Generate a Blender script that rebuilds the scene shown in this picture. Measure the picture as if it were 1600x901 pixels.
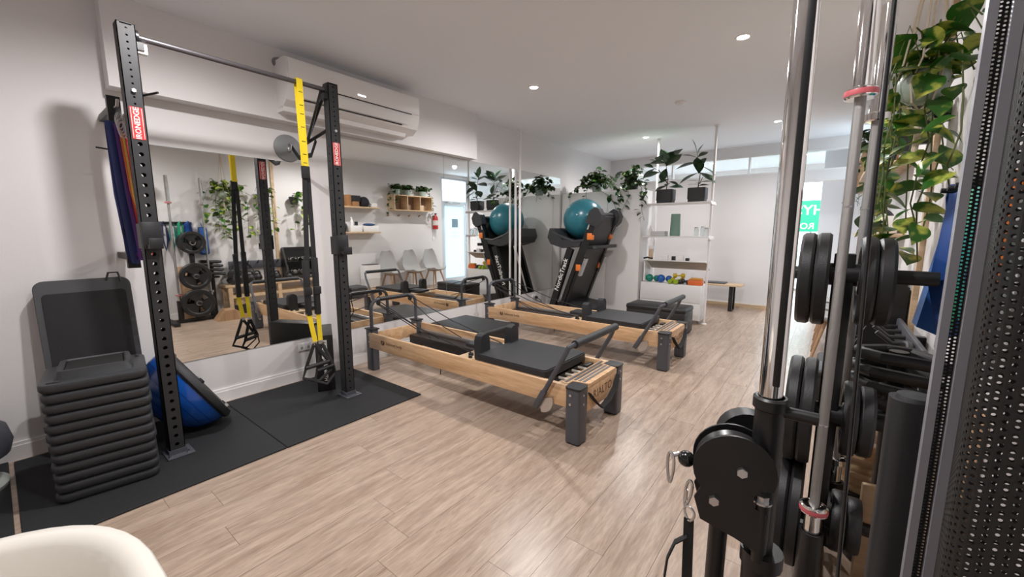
import bpy, bmesh, math, random
from mathutils import Vector, Matrix
random.seed(7)
PI = math.pi
for o in list(bpy.data.objects): bpy.data.objects.remove(o)
SC = bpy.context.scene; C = SC.collection

# ---------------------------------------------------------------- camera
CAM = bpy.data.cameras.new('camera'); cam = bpy.data.objects.new('camera', CAM); C.objects.link(cam)
pitch = math.atan(90/634); yaw = math.atan(500/math.hypot(634, 90))
Fw = Vector((-math.sin(yaw)*math.cos(pitch), math.cos(yaw)*math.cos(pitch), -math.sin(pitch)))
Rt = Vector((math.cos(yaw), math.sin(yaw), 0)); Up = Rt.cross(Fw)
cam.matrix_world = Matrix(((Rt.x, Up.x, -Fw.x, 3.8), (Rt.y, Up.y, -Fw.y, 0), (Rt.z, Up.z, -Fw.z, 1.38), (0, 0, 0, 1)))
CAM.sensor_width = 36; CAM.lens = 634/1600*36; CAM.clip_start = 0.02
SC.camera = cam

# ---------------------------------------------------------------- world, view, lamps
w = bpy.data.worlds.new('sky'); SC.world = w; w.use_nodes = True
bgn = w.node_tree.nodes['Background']; bgn.inputs[0].default_value = (0.78, 0.91, 1.0, 1); bgn.inputs[1].default_value = 2.6
SC.view_settings.view_transform = 'Standard'; SC.view_settings.look = 'None'; SC.view_settings.gamma = 1
SC.view_settings.exposure = 0.90; SC.view_settings.use_curve_mapping = False
CEIL = 2.84; RW = 4.25; BY = 8.3
DOWN = [(1.35, 0.75), (3.1, 0.75), (1.26, 3.62), (3.14, 3.7), (1.36, 6.55), (3.1, 6.7)]
LAMP_W = 66
def lamp_light(x, y, z, watts, col=(1.0, 0.97, 0.965)):
    l = bpy.data.lights.new('downlight_beam', 'SPOT'); l.energy = watts; l.color = col
    l.spot_size = math.radians(168); l.spot_blend = 0.62; l.shadow_soft_size = 0.045
    o = bpy.data.objects.new('downlight_beam', l); C.objects.link(o); o.location = (x, y, z)

# ---------------------------------------------------------------- materials
MC = {}
def mat(name, col, rough=0.5, metal=0.0, var=0.0, vscale=8, bump=0.0, bscale=80, spec=0.5, coat=0.0, emit=None, trans=0.0):
    if name in MC: return MC[name]
    m = bpy.data.materials.new(name); m.use_nodes = True; nt = m.node_tree; b = nt.nodes['Principled BSDF']
    b.inputs['Base Color'].default_value = (*col, 1); b.inputs['Roughness'].default_value = rough
    b.inputs['Metallic'].default_value = metal; b.inputs['Specular IOR Level'].default_value = spec
    b.inputs['Coat Weight'].default_value = coat; b.inputs['Transmission Weight'].default_value = trans
    if emit: b.inputs['Emission Color'].default_value = (*emit[0], 1); b.inputs['Emission Strength'].default_value = emit[1]
    tc = nt.nodes.new('ShaderNodeTexCoord')
    if var:
        n = nt.nodes.new('ShaderNodeTexNoise'); n.inputs['Scale'].default_value = vscale; n.inputs['Detail'].default_value = 4
        nt.links.new(tc.outputs['Object'], n.inputs['Vector'])
        r = nt.nodes.new('ShaderNodeValToRGB'); r.color_ramp.elements[0].position = 0.3; r.color_ramp.elements[1].position = 0.7
        r.color_ramp.elements[0].color = (*[max(0, c*(1-var)) for c in col], 1); r.color_ramp.elements[1].color = (*[min(1, c*(1+var)) for c in col], 1)
        nt.links.new(n.outputs[0], r.inputs[0]); nt.links.new(r.outputs[0], b.inputs['Base Color'])
    if bump:
        n2 = nt.nodes.new('ShaderNodeTexNoise'); n2.inputs['Scale'].default_value = bscale; n2.inputs['Detail'].default_value = 3
        nt.links.new(tc.outputs['Object'], n2.inputs['Vector'])
        bp = nt.nodes.new('ShaderNodeBump'); bp.inputs['Strength'].default_value = bump; bp.inputs['Distance'].default_value = 0.004
        nt.links.new(n2.outputs[0], bp.inputs['Height']); nt.links.new(bp.outputs[0], b.inputs['Normal'])
    MC[name] = m; return m

def wood(name, dark, light, sc=(1, 12, 12), rough=0.45, contrast=(0.3, 0.7), fine=0.25, rand=0.0, bump=0.08, knots=0):
    if name in MC: return MC[name]
    m = bpy.data.materials.new(name); m.use_nodes = True; nt = m.node_tree; L = nt.links.new; b = nt.nodes['Principled BSDF']
    b.inputs['Roughness'].default_value = rough
    tc = nt.nodes.new('ShaderNodeTexCoord'); mp = nt.nodes.new('ShaderNodeMapping'); mp.inputs['Scale'].default_value = sc
    L(tc.outputs['Object'], mp.inputs['Vector'])
    oi = nt.nodes.new('ShaderNodeObjectInfo'); ml = nt.nodes.new('ShaderNodeVectorMath'); ml.operation = 'MULTIPLY_ADD'
    cb = nt.nodes.new('ShaderNodeCombineXYZ')
    for i in range(3): L(oi.outputs['Random'], cb.inputs[i])
    L(cb.outputs[0], ml.inputs[0]); ml.inputs[1].default_value = (37, 51, 29); L(mp.outputs[0], ml.inputs[2])
    n = nt.nodes.new('ShaderNodeTexNoise'); n.inputs['Scale'].default_value = 1.6; n.inputs['Detail'].default_value = 6; n.inputs['Distortion'].default_value = 0.6
    L(ml.outputs[0], n.inputs['Vector'])
    r = nt.nodes.new('ShaderNodeValToRGB'); r.color_ramp.elements[0].position = contrast[0]; r.color_ramp.elements[1].position = contrast[1]
    r.color_ramp.elements[0].color = (*dark, 1); r.color_ramp.elements[1].color = (*light, 1); L(n.outputs[0], r.inputs[0])
    n2 = nt.nodes.new('ShaderNodeTexNoise'); n2.inputs['Scale'].default_value = 9; n2.inputs['Detail'].default_value = 5; L(ml.outputs[0], n2.inputs['Vector'])
    mr = nt.nodes.new('ShaderNodeMapRange'); mr.inputs[1].default_value = 0.3; mr.inputs[2].default_value = 0.7; mr.inputs[3].default_value = 1-fine; mr.inputs[4].default_value = 1+fine*0.4
    L(n2.outputs[0], mr.inputs[0])
    hv = nt.nodes.new('ShaderNodeHueSaturation')
    mr2 = nt.nodes.new('ShaderNodeMapRange'); mr2.inputs[3].default_value = 1-rand; mr2.inputs[4].default_value = 1+rand; L(oi.outputs['Random'], mr2.inputs[0])
    mu = nt.nodes.new('ShaderNodeMath'); mu.operation = 'MULTIPLY'; L(mr.outputs[0], mu.inputs[0]); L(mr2.outputs[0], mu.inputs[1])
    L(mu.outputs[0], hv.inputs['Value']); L(r.outputs[0], hv.inputs['Color']); L(hv.outputs[0], b.inputs['Base Color'])
    bp = nt.nodes.new('ShaderNodeBump'); bp.inputs['Strength'].default_value = bump; bp.inputs['Distance'].default_value = 0.002
    L(n2.outputs[0], bp.inputs['Height']); L(bp.outputs[0], b.inputs['Normal'])
    if knots:
        n3 = nt.nodes.new('ShaderNodeTexNoise'); n3.inputs['Scale'].default_value = 2.2; n3.inputs['Detail'].default_value = 7; n3.inputs['Roughness'].default_value = 0.75; L(ml.outputs[0], n3.inputs['Vector'])
        r3 = nt.nodes.new('ShaderNodeValToRGB'); r3.color_ramp.elements[0].position = 0.30; r3.color_ramp.elements[0].color = (0.50, 0.44, 0.42, 1); r3.color_ramp.elements[1].position = 0.39; r3.color_ramp.elements[1].color = (1, 1, 1, 1)
        L(n3.outputs[0], r3.inputs[0]); mm = nt.nodes.new('ShaderNodeMix'); mm.data_type = 'RGBA'; mm.blend_type = 'MULTIPLY'; mm.inputs[0].default_value = 1
        L(hv.outputs[0], mm.inputs[6]); L(r3.outputs[0], mm.inputs[7]); L(mm.outputs[2], b.inputs['Base Color'])
    MC[name] = m; return m

def leaf_mat(name, a, b2, pos=0.5):
    if name in MC: return MC[name]
    m = bpy.data.materials.new(name); m.use_nodes = True; nt = m.node_tree; L = nt.links.new; b = nt.nodes['Principled BSDF']
    b.inputs['Roughness'].default_value = 0.38
    tc = nt.nodes.new('ShaderNodeTexCoord'); oi = nt.nodes.new('ShaderNodeObjectInfo'); ad = nt.nodes.new('ShaderNodeVectorMath'); ad.operation = 'ADD'
    cb = nt.nodes.new('ShaderNodeVectorMath'); cb.operation = 'SCALE'; cb.inputs[3].default_value = 20
    cx = nt.nodes.new('ShaderNodeCombineXYZ')
    for i in range(3): L(oi.outputs['Random'], cx.inputs[i])
    L(cx.outputs[0], cb.inputs[0]); L(tc.outputs['Object'], ad.inputs[0]); L(cb.outputs[0], ad.inputs[1])
    n = nt.nodes.new('ShaderNodeTexNoise'); n.inputs['Scale'].default_value = 14; n.inputs['Detail'].default_value = 3; L(ad.outputs[0], n.inputs['Vector'])
    r = nt.nodes.new('ShaderNodeValToRGB'); r.color_ramp.elements[0].position = pos-0.06; r.color_ramp.elements[1].position = pos+0.08
    r.color_ramp.elements[0].color = (*a, 1); r.color_ramp.elements[1].color = (*b2, 1)
    L(n.outputs[0], r.inputs[0]); L(r.outputs[0], b.inputs['Base Color'])
    MC[name] = m; return m

WALL = mat('white_wall_paint', (0.775, 0.75, 0.745), 0.6, bump=0.12, bscale=150)
CEILM = mat('ceiling_paint', (0.91, 0.93, 0.97), 0.85, bump=0.05, bscale=90)
WHITE = mat('white_gloss_trim', (0.88, 0.86, 0.85), 0.35)
WLAM = mat('white_laminate', (0.87, 0.86, 0.85), 0.4)
FLOORM = wood('oak_vinyl_plank', (0.35, 0.25, 0.185), (0.52, 0.40, 0.315), sc=(15, 1.7, 9), rough=0.3, contrast=(0.3, 0.66), fine=0.2, rand=0.03, bump=0.1, knots=1)
JOINT = mat('dark_floor_joint', (0.26, 0.19, 0.14), 0.8)
MIRR = mat('silvered_mirror', (0.86, 0.87, 0.85), 0.015, metal=1.0)
MEDGE = mat('mirror_glass_edge', (0.22, 0.30, 0.27), 0.2)
RUB = mat('black_rubber_mat', (0.013, 0.014, 0.016), 0.75, var=0.4, vscale=300, bump=0.4, bscale=500)
BLK = mat('black_powder_coat', (0.012, 0.012, 0.013), 0.38)
BLKM = mat('black_matt_steel', (0.022, 0.022, 0.024), 0.55, bump=0.1, bscale=400)
GREYM = mat('charcoal_metal', (0.075, 0.078, 0.092), 0.42, bump=0.08, bscale=500)
DKP = mat('dark_grey_plastic', (0.03, 0.032, 0.036), 0.45, bump=0.25, bscale=350)
BPL = mat('black_plastic', (0.018, 0.018, 0.02), 0.4)
VIN = mat('black_vinyl_upholstery', (0.013, 0.013, 0.014), 0.46, bump=0.12, bscale=300)
VIN2 = mat('charcoal_vinyl_upholstery', (0.02, 0.021, 0.024), 0.52, bump=0.12, bscale=300)
STEEL = mat('brushed_steel', (0.62, 0.62, 0.63), 0.3, metal=1)
CHR = mat('chrome', (0.88, 0.87, 0.86), 0.07, metal=1)
KNURL = mat('knurled_steel', (0.36, 0.35, 0.34), 0.42, metal=0.9, bump=0.5, bscale=900)
ALU = mat('aluminium', (0.55, 0.56, 0.58), 0.38, metal=0.8)
MAPLE = wood('maple_rail', (0.62, 0.37, 0.19), (0.82, 0.55, 0.33), sc=(1.2, 12, 14), rough=0.36, fine=0.16)
BIRCH = wood('birch_plywood', (0.55, 0.38, 0.22), (0.72, 0.54, 0.36), sc=(2, 12, 12), rough=0.5, fine=0.12)
OAKY = wood('oak_legs', (0.38, 0.22, 0.12), (0.55, 0.35, 0.2), sc=(10, 10, 1), rough=0.5, fine=0.15)
YEL = mat('yellow_webbing', (0.83, 0.62, 0.015), 0.6, bump=0.3, bscale=600)
BWEB = mat('black_webbing', (0.014, 0.014, 0.015), 0.75, bump=0.4, bscale=600)
RED = mat('red_label', (0.62, 0.03, 0.03), 0.35)
WTXT = mat('white_lettering', (0.85, 0.85, 0.83), 0.5)
BTXT = mat('dark_brown_print', (0.10, 0.05, 0.03), 0.5)
BLUE = mat('glossy_blue_dome', (0.01, 0.09, 0.42), 0.22, coat=0.4)
TEAL = mat('teal_ball_vinyl', (0.025, 0.165, 0.215), 0.28, bump=0.05, bscale=30)
CREAM = mat('cream_white_plastic', (0.80, 0.76, 0.69), 0.28)
POT = mat('matt_black_pot', (0.03, 0.031, 0.034), 0.5, bump=0.2, bscale=200)
POTG = mat('sage_green_pot', (0.38, 0.46, 0.42), 0.55)
SOIL = mat('potting_soil', (0.03, 0.02, 0.012), 0.95, bump=0.8, bscale=200)
STEM = mat('plant_stem', (0.10, 0.12, 0.03), 0.6)
BARK = mat('woody_stem', (0.14, 0.09, 0.05), 0.8)
GLASSY = mat('clear_glass_jar', (0.85, 0.9, 0.9), 0.05, trans=0.85)
LEAFV = leaf_mat('variegated_pothos_leaf', (0.03, 0.13, 0.012), (0.55, 0.58, 0.10), 0.55)
LEAFD = leaf_mat('dark_pothos_leaf', (0.012, 0.055, 0.008), (0.10, 0.20, 0.03), 0.60)
LEAFR = leaf_mat('rubber_plant_leaf', (0.008, 0.035, 0.012), (0.03, 0.085, 0.03), 0.5)
GFAB = mat('light_grey_fabric', (0.46, 0.45, 0.44), 0.85, bump=0.4, bscale=400)
ROPE = mat('cream_macrame_cord', (0.70, 0.58, 0.45), 0.85)

def thin_glass(name, tint, gl=0.07, frost=0.0):
    m = bpy.data.materials.new(name); m.use_nodes = True; nt = m.node_tree; nt.nodes.clear(); L = nt.links.new
    o = nt.nodes.new('ShaderNodeOutputMaterial'); t = nt.nodes.new('ShaderNodeBsdfTransparent'); t.inputs[0].default_value = (*tint, 1)
    g = nt.nodes.new('ShaderNodeBsdfGlossy'); g.inputs[1].default_value = 0.05; mx = nt.nodes.new('ShaderNodeMixShader'); mx.inputs[0].default_value = gl
    L(t.outputs[0], mx.inputs[1]); L(g.outputs[0], mx.inputs[2]); last = mx
    if frost:
        tr = nt.nodes.new('ShaderNodeBsdfTranslucent'); tr.inputs[0].default_value = (0.60, 0.70, 0.76, 1)
        df = nt.nodes.new('ShaderNodeBsdfDiffuse'); df.inputs[0].default_value = (0.7, 0.75, 0.78, 1)
        m2 = nt.nodes.new('ShaderNodeMixShader'); m2.inputs[0].default_value = 0.25; L(tr.outputs[0], m2.inputs[1]); L(df.outputs[0], m2.inputs[2])
        m3 = nt.nodes.new('ShaderNodeMixShader'); m3.inputs[0].default_value = frost; L(mx.outputs[0], m3.inputs[1]); L(m2.outputs[0], m3.inputs[2]); last = m3
    L(last.outputs[0], o.inputs[0]); return m
PANE = thin_glass('window_glass', (0.93, 0.96, 0.97))
FROST = thin_glass('frosted_glass', (0.9, 0.95, 1.0), frost=0.9)

# ---------------------------------------------------------------- geometry collector
class G:
    def __init__(s): s.v = []; s.f = []
    def add(s, vs, fs, M=None):
        k = len(s.v)
        s.v += [tuple(M @ Vector(p)) if M else tuple(p) for p in vs]; s.f += [tuple(i+k for i in q) for q in fs]; return s
    def box(s, x0, x1, y0, y1, z0, z1, bev=0, M=None, seg=2):
        if bev:
            bm = bmesh.new(); bmesh.ops.create_cube(bm, size=1)
            for p in bm.verts: p.co = Vector(((x0+x1)/2+p.co.x*(x1-x0), (y0+y1)/2+p.co.y*(y1-y0), (z0+z1)/2+p.co.z*(z1-z0)))
            bmesh.ops.bevel(bm, geom=bm.edges[:], offset=bev, segments=seg, profile=0.5, affect='EDGES')
            bm.verts.index_update(); s.add([p.co.copy() for p in bm.verts], [[q.index for q in f.verts] for f in bm.faces], M); bm.free(); return s
        vs = [(x, y, z) for z in (z0, z1) for y in (y0, y1) for x in (x0, x1)]
        return s.add(vs, [(0, 2, 3, 1), (4, 5, 7, 6), (0, 1, 5, 4), (2, 6, 7, 3), (0, 4, 6, 2), (1, 3, 7, 5)], M)
    def cyl(s, a, b, r, r2=None, n=16, M=None):
        return s.tube([a, b], r, n, M=M, r2=r2)
    def tube(s, pts, r, n=8, closed=False, M=None, r2=None, flat=None):
        pts = [Vector(p) for p in pts]; N = len(pts); rings = []; up = None
        for i, p in enumerate(pts):
            a = pts[i-1] if (i > 0 or closed) else p; b = pts[(i+1) % N] if (i < N-1 or closed) else p
            t = (b-a).normalized()
            if up is None:
                up = Vector((0, 0, 1)) if abs(t.z) < 0.9 else Vector((0, 1, 0))
            u = (up - t*up.dot(t)).normalized(); up = u; q = t.cross(u)
            rr = (r if r2 is None else r+(r2-r)*i/(N-1)) if not isinstance(r, (list, tuple)) else r[i]
            fa, fb = (1, 1) if flat is None else flat
            rings.append([p+(u*math.cos(2*PI*j/n)*fa+q*math.sin(2*PI*j/n)*fb)*rr for j in range(n)])
        vs = [v for R in rings for v in R]; fs = []
        for i in range(N if closed else N-1):
            for j in range(n):
                a, b = i*n, ((i+1) % N)*n; fs.append((a+j, a+(j+1) % n, b+(j+1) % n, b+j))
        if not closed: fs += [tuple(range(n-1, -1, -1)), tuple((N-1)*n+j for j in range(n))]
        return s.add(vs, fs, M)
    def lathe(s, prof, loc=(0, 0, 0), n=24, M=None, capped=False):
        vs = []; fs = []; L = Vector(loc)
        for r, z in prof:
            for j in range(n): vs.append(L+Vector((r*math.cos(2*PI*j/n), r*math.sin(2*PI*j/n), z)))
        for i in range(len(prof)-1):
            for j in range(n): fs.append((i*n+j, i*n+(j+1) % n, (i+1)*n+(j+1) % n, (i+1)*n+j))
        if capped: fs += [tuple(range(n-1, -1, -1)), tuple((len(prof)-1)*n+j for j in range(n))]
        return s.add(vs, fs, M)
    def sphere(s, c, r, sx=1, sy=1, sz=1, n=20, m=12, M=None):
        vs = [(c[0], c[1], c[2]-r*sz)]; fs = []
        for i in range(1, m):
            a = PI*i/m
            for j in range(n): vs.append((c[0]+r*sx*math.sin(a)*math.cos(2*PI*j/n), c[1]+r*sy*math.sin(a)*math.sin(2*PI*j/n), c[2]-r*sz*math.cos(a)))
        vs.append((c[0], c[1], c[2]+r*sz))
        for j in range(n):
            fs.append((0, 1+(j+1) % n, 1+j)); k = 1+(m-2)*n; fs.append((k+j, k+(j+1) % n, len(vs)-1))
        for i in range(m-2):
            for j in range(n): a = 1+i*n; fs.append((a+j, a+(j+1) % n, a+n+(j+1) % n, a+n+j))
        return s.add(vs, fs, M)
    def prism(s, poly, ax, a0, a1, M=None):
        # poly in the two remaining axes, in order (x,y,z without ax)
        n = len(poly); vs = []
        for a in (a0, a1):
            for p, q in poly: vs.append({'x': (a, p, q), 'y': (p, a, q), 'z': (p, q, a)}[ax])
        fs = [tuple(range(n-1, -1, -1)), tuple(range(n, 2*n))]+[(i, (i+1) % n, n+(i+1) % n, n+i) for i in range(n)]
        return s.add(vs, fs, M)
    def perf(s, nu, nv, cu, cv, r, th, M, stag=False, n=8, holes=None):
        # sheet in local xy with a round hole per cell, thickness th along z
        for iu in range(nu):
            for iv in range(nv):
                x0, y0 = iu*cu, iv*cv; sq = []
                for j in range(n):
                    a = 2*PI*j/n; k = max(abs(math.cos(a)), abs(math.sin(a))); sq.append((x0+cu/2+math.cos(a)/k*cu/2, y0+cv/2+math.sin(a)/k*cv/2))
                ho = [(x0+cu/2+r*math.cos(2*PI*j/n), y0+cv/2+r*math.sin(2*PI*j/n)) for j in range(n)]
                vs = [(x, y, 0) for x, y in sq]+[(x, y, 0) for x, y in ho]+[(x, y, -th) for x, y in ho]+[(x, y, -th) for x, y in sq]
                fs = []
                for j in range(n):
                    jj = (j+1) % n; fs += [(j, jj, n+jj, n+j), (n+j, n+jj, 2*n+jj, 2*n+j), (2*n+j, 2*n+jj, 3*n+jj, 3*n+j)]
                s.add(vs, fs, M)
        return s
    def text(s, txt, size, M, depth=0.001, align='CENTER', bold=0.0, mirror=False):
        cu = bpy.data.curves.new('lettering', 'FONT'); cu.body = txt; cu.size = size; cu.extrude = depth; cu.align_x = align; cu.align_y = 'CENTER'; cu.offset = bold; cu.resolution_u = 3
        o = bpy.data.objects.new('lettering', cu); C.objects.link(o); dg = bpy.context.evaluated_depsgraph_get(); dg.update()
        me = bpy.data.meshes.new_from_object(o.evaluated_get(dg))
        s.add([(-v.co.x if mirror else v.co.x, v.co.y, v.co.z) for v in me.vertices], [tuple(p.vertices) for p in me.polygons], M)
        bpy.data.objects.remove(o); bpy.data.curves.remove(cu); bpy.data.meshes.remove(me); return s
    def mesh(s, name, m, smooth=True, ang=0.6):
        me = bpy.data.meshes.new(name); me.from_pydata(s.v, [], s.f); me.update()
        bm = bmesh.new(); bm.from_mesh(me); bmesh.ops.recalc_face_normals(bm, faces=bm.faces); bm.to_mesh(me); bm.free()
        if smooth: me.shade_smooth(); me.set_sharp_from_angle(angle=ang)
        me.materials.append(m); return me
def part(name, g, m, parent=None, label=None, loc=None, rot=None, ang=0.6):
    o = bpy.data.objects.new(name, g if isinstance(g, bpy.types.Mesh) else g.mesh(name, m, ang=ang)); C.objects.link(o)
    if parent: o.parent = parent
    if label: o['label'] = label
    if loc: o.location = loc
    if rot: o.rotation_euler = rot
    return o
def tag(o, label, cat, group=None):
    o['label'] = label; o['category'] = cat
    if group: o['group'] = group
    return o
def thing(name, label, cat, loc=(0, 0, 0), rz=0, group=None, rot=None):
    o = bpy.data.objects.new(name, None); C.objects.link(o); o.empty_display_size = 0.1; o.location = loc; o.rotation_euler = rot or (0, 0, rz)
    return tag(o, label, cat, group)
def solo(name, label, cat, g, m, loc=(0, 0, 0), rz=0, group=None, rot=None):
    o = part(name, g, m); o.location = loc; o.rotation_euler = rot or (0, 0, rz); return tag(o, label, cat, group)
def struct(name, g, m, parent=None, label=None):
    o = part(name, g, m, parent)
    o['kind'] = 'structure'
    if label: o['label'] = label
    return o
def copy_tree(o, parent=None):
    c = o.copy(); C.objects.link(c)
    if parent: c.parent = parent
    for ch in list(o.children): copy_tree(ch, c)
    return c
def frame_M(o, x, y):
    x = Vector(x).normalized(); y = Vector(y).normalized(); z = x.cross(y)
    return Matrix(((x.x, y.x, z.x, o[0]), (x.y, y.y, z.y, o[1]), (x.z, y.z, z.z, o[2]), (0, 0, 0, 1)))
def arc(c, r, a0, a1, n, ax1, ax2):
    c = Vector(c); a1v = Vector(ax1); a2v = Vector(ax2)
    return [c+a1v*r*math.cos(a0+(a1-a0)*i/n)+a2v*r*math.sin(a0+(a1-a0)*i/n) for i in range(n+1)]
def rrect(x0, x1, y0, y1, r, n=4):
    out = []
    for cx, cy, a in ((x1-r, y1-r, 0), (x0+r, y1-r, PI/2), (x0+r, y0+r, PI), (x1-r, y0+r, 1.5*PI)):
        out += [(cx+r*math.cos(a+PI/2*i/n), cy+r*math.sin(a+PI/2*i/n)) for i in range(n+1)]
    return out

# ================================================================ SETTING
fl = struct('floor', G().box(-0.1, RW+0.1, -1.9, BY+0.14, -0.12, -0.006), JOINT, label='warm light oak plank floor')
PW = 0.185; pm = []
for L in (1.5, 1.2, 0.7):
    pm.append((L, G().box(0.0007, PW-0.0007, 0.0007, L-0.0007, -0.006, 0.0, 0).mesh('plank', FLOORM)))
nx = 23; random.seed(3)
for i in range(nx+1):
    y = -1.5-random.random()*1.1; x = i*PW
    while y < BY+0.13:
        L, me = pm[0] if random.random() < 0.8 else pm[1]
        if x+PW <= RW+0.1 and y+L < BY+0.14: part('plank', me, None, fl, loc=(x, y, 0))
        elif x+PW <= RW+0.1: part('plank', G().box(0.0007, PW-0.0007, 0.0007, BY+0.1393-y, -0.006, 0.0, 0), FLOORM, fl, loc=(x, y, 0))
        y += L
struct('floor', G().box(-0.1, RW+0.1, BY+0.14, 11.6, -0.12, 0.0), FLOORM, label='oak floor of the front room')
struct('ceiling', G().box(-0.1, RW+0.1, -1.9, 11.6, CEIL, CEIL+0.1), CEILM, label='matt off-white plaster ceiling')
struct('wall_left', G().box(-0.1, 0, -1.9, BY+0.1, 0, CEIL), WALL, label='white painted left wall behind the mirrors')
struct('trim_1', G().box(0, 0.13, 0.575, 3.97, 2.288, CEIL), WALL, label='boxed white bulkhead above the mirrors')
struct('wall_front', G().box(0, RW, -1.9, -1.8, 0, CEIL), WALL, label='plain white wall behind the camera')
# back wall with clerestory and opening
OX = 3.02
g = G().box(0, OX, BY, BY+0.15, 0, 2.34).box(OX, RW, BY, BY+0.15, 2.17, 2.34).box(0, RW, BY, BY+0.15, 2.67, CEIL).box(0, 0.40, BY, BY+0.15, 2.34, 2.67).box(4.08, RW, BY, BY+0.15, 2.34, 2.67)
struct('wall_back', g, WALL, label='white back wall with high window strip and doorway')
wn = struct('window_1', G().box(0.40, 4.08, BY+0.02, BY+0.13, 2.34, 2.365).box(0.40, 4.08, BY+0.02, BY+0.13, 2.645, 2.67).box(0.40, 0.43, BY+0.02, BY+0.13, 2.365, 2.645).box(4.05, 4.08, BY+0.02, BY+0.13, 2.365, 2.645).box(1.24, 1.27, BY+0.02, BY+0.13, 2.365, 2.645).box(2.55, 2.575, BY+0.02, BY+0.13, 2.365, 2.645), WHITE, label='long high window strip under the ceiling')
for a, b in ((0.43, 1.24), (1.27, 2.55), (2.575, 4.05)):
    part('pane', G().box(a, b, BY+0.07, BY+0.075, 2.365, 2.645), PANE, wn)
# right wall with jog and door
g = G().box(RW, RW+0.15, -1.9, 7.32, 0, CEIL).box(RW-0.03, RW, -1.8, 5.3, 0, CEIL).box(RW, RW+0.15, 8.29, 11.5, 0, CEIL).box(RW, RW+0.15, 7.32, 8.29, 2.76, CEIL)
struct('wall_right', g, WALL, label='white right wall with wall shelves')
struct('trim_2', G().box(RW-0.055, RW-0.03, 3.22, 3.27, 0, 2.84), BIRCH, label='narrow timber batten on the right wall')
d = struct('door_1', G().box(RW+0.01, RW+0.08, 7.32, 7.37, 0, 2.76).box(RW+0.01, RW+0.08, 8.24, 8.29, 0, 2.76).box(RW+0.01, RW+0.08, 7.37, 8.24, 2.71, 2.76).box(RW+0.01, RW+0.08, 7.37, 8.24, 2.10, 2.16), ALU, label='aluminium framed frosted glass door with a transom light')
part('door_leaf', G().box(RW+0.02, RW+0.06, 7.37, 7.43, 0.01, 2.10).box(RW+0.02, RW+0.06, 8.18, 8.24, 0.01, 2.10).box(RW+0.02, RW+0.06, 7.43, 8.18, 0.01, 0.12).box(RW+0.02, RW+0.06, 7.43, 8.18, 2.03, 2.10), ALU, d)
part('pane', G().box(RW+0.035, RW+0.04, 7.43, 8.18, 0.12, 2.03), FROST, d)
part('transom_pane', G().box(RW+0.035, RW+0.04, 7.37, 8.24, 2.16, 2.71), PANE, d)
gg = G().box(RW+0.024, RW+0.033, 7.71, 7.93, 1.47, 1.70)
part('notice', gg, mat('blue_grey_notice', (0.18, 0.28, 0.34), 0.5), d)
gg = G()
for k, wd in enumerate((0.28, 0.24, 0.0, 0.30, 0.18)):
    if wd: gg.box(RW+0.027, RW+0.033, 7.82-wd/2, 7.82+wd/2, 1.36-k*0.04, 1.372-k*0.04)
part('notice_print', gg, ALU, d)
part('handle', G().tube([(RW+0.02, 8.20, 1.05), (RW-0.05, 8.20, 1.05), (RW-0.05, 8.07, 1.05)], 0.010), STEEL, d)
part('door_closer', G().box(RW-0.02, RW+0.03, 7.50, 7.72, 2.10, 2.155, 0.008).tube([(RW, 7.68, 2.13), (RW-0.12, 7.85, 2.11), (RW, 8.0, 2.11)], 0.008), STEEL, d)
# front room
struct('wall_far', G().box(0, 0.6, 11.4, 11.5, 0, CEIL).box(0.6, RW, 11.4, 11.5, 2.70, CEIL).box(0, 0.1, BY+0.15, 11.4, 0, CEIL), WALL, label='white wall of the front room')
struct('wall_side', G().box(3.59, RW-0.001, 9.5, 9.58, 0, CEIL), mat('pale_blue_white_paint', (0.80, 0.83, 0.88), 0.6), label='pale return wall beyond the doorway')
w2 = struct('window_2', G().box(0.6, 0.65, 11.41, 11.47, 0, 2.7).box(2.2, 2.25, 11.41, 11.47, 0, 2.7).box(3.4, 3.44, 11.41, 11.47, 0, 2.7).box(RW-0.05, RW, 11.41, 11.47, 0, 2.7).box(0.6, RW, 11.41, 11.47, 0, 0.06).box(0.6, RW, 11.41, 11.47, 2.64, 2.7), ALU, label='street window of the front room')
part('pane', G().box(0.65, 2.2, 11.44, 11.445, 0.06, 2.64), PANE, w2); part('pane', G().box(2.25, 3.4, 11.44, 11.445, 0.06, 2.64), PANE, w2); part('pane', G().box(3.44, RW-0.05, 11.44, 11.445, 0.06, 2.64), PANE, w2)
struct('ground', G().box(-6, 12, 11.65, 30, -0.15, -0.1), mat('pale_pavement', (0.55, 0.54, 0.52), 0.9), label='pale pavement outside the street window')
SIGN = mat('green_window_sign', (0.02, 0.48, 0.26), 0.45)
s = thing('window_sign', 'green window sign with white reversed lettering seen through the doorway', 'sign', (3.0, 11.36, 1.7))
part('sign_panel', G().box(-0.5, 0.95, -0.006, 0.006, -0.34, 0.35), mat('lit_green_film', (0.02, 0.48, 0.26), 0.45), s)
part('lettering', G().text('PHYSIO', 0.30, frame_M((0.29, -0.012, 0.13), (1, 0, 0), (0, 0, 1)), 0.002, mirror=True, bold=0.004), WTXT, s)
part('lettering', G().text('ROOMS', 0.19, frame_M((0.15, -0.012, -0.22), (1, 0, 0), (0, 0, 1)), 0.002, mirror=True, bold=0.003), WTXT, s)
# baseboards
struct('baseboard_left', G().box(0, 0.014, -1.8, 6.2, 0, 0.11).box(0.014, 0.02, -1.8, 6.2, 0.0, 0.09), WHITE)
struct('baseboard_back', G().box(0.0, OX, BY-0.014, BY, 0, 0.07), BIRCH)
struct('baseboard_right', G().box(RW-0.044, RW-0.03, -1.8, 5.3, 0, 0.09).box(RW-0.014, RW, 5.3, 7.3, 0, 0.09), WHITE)
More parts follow.
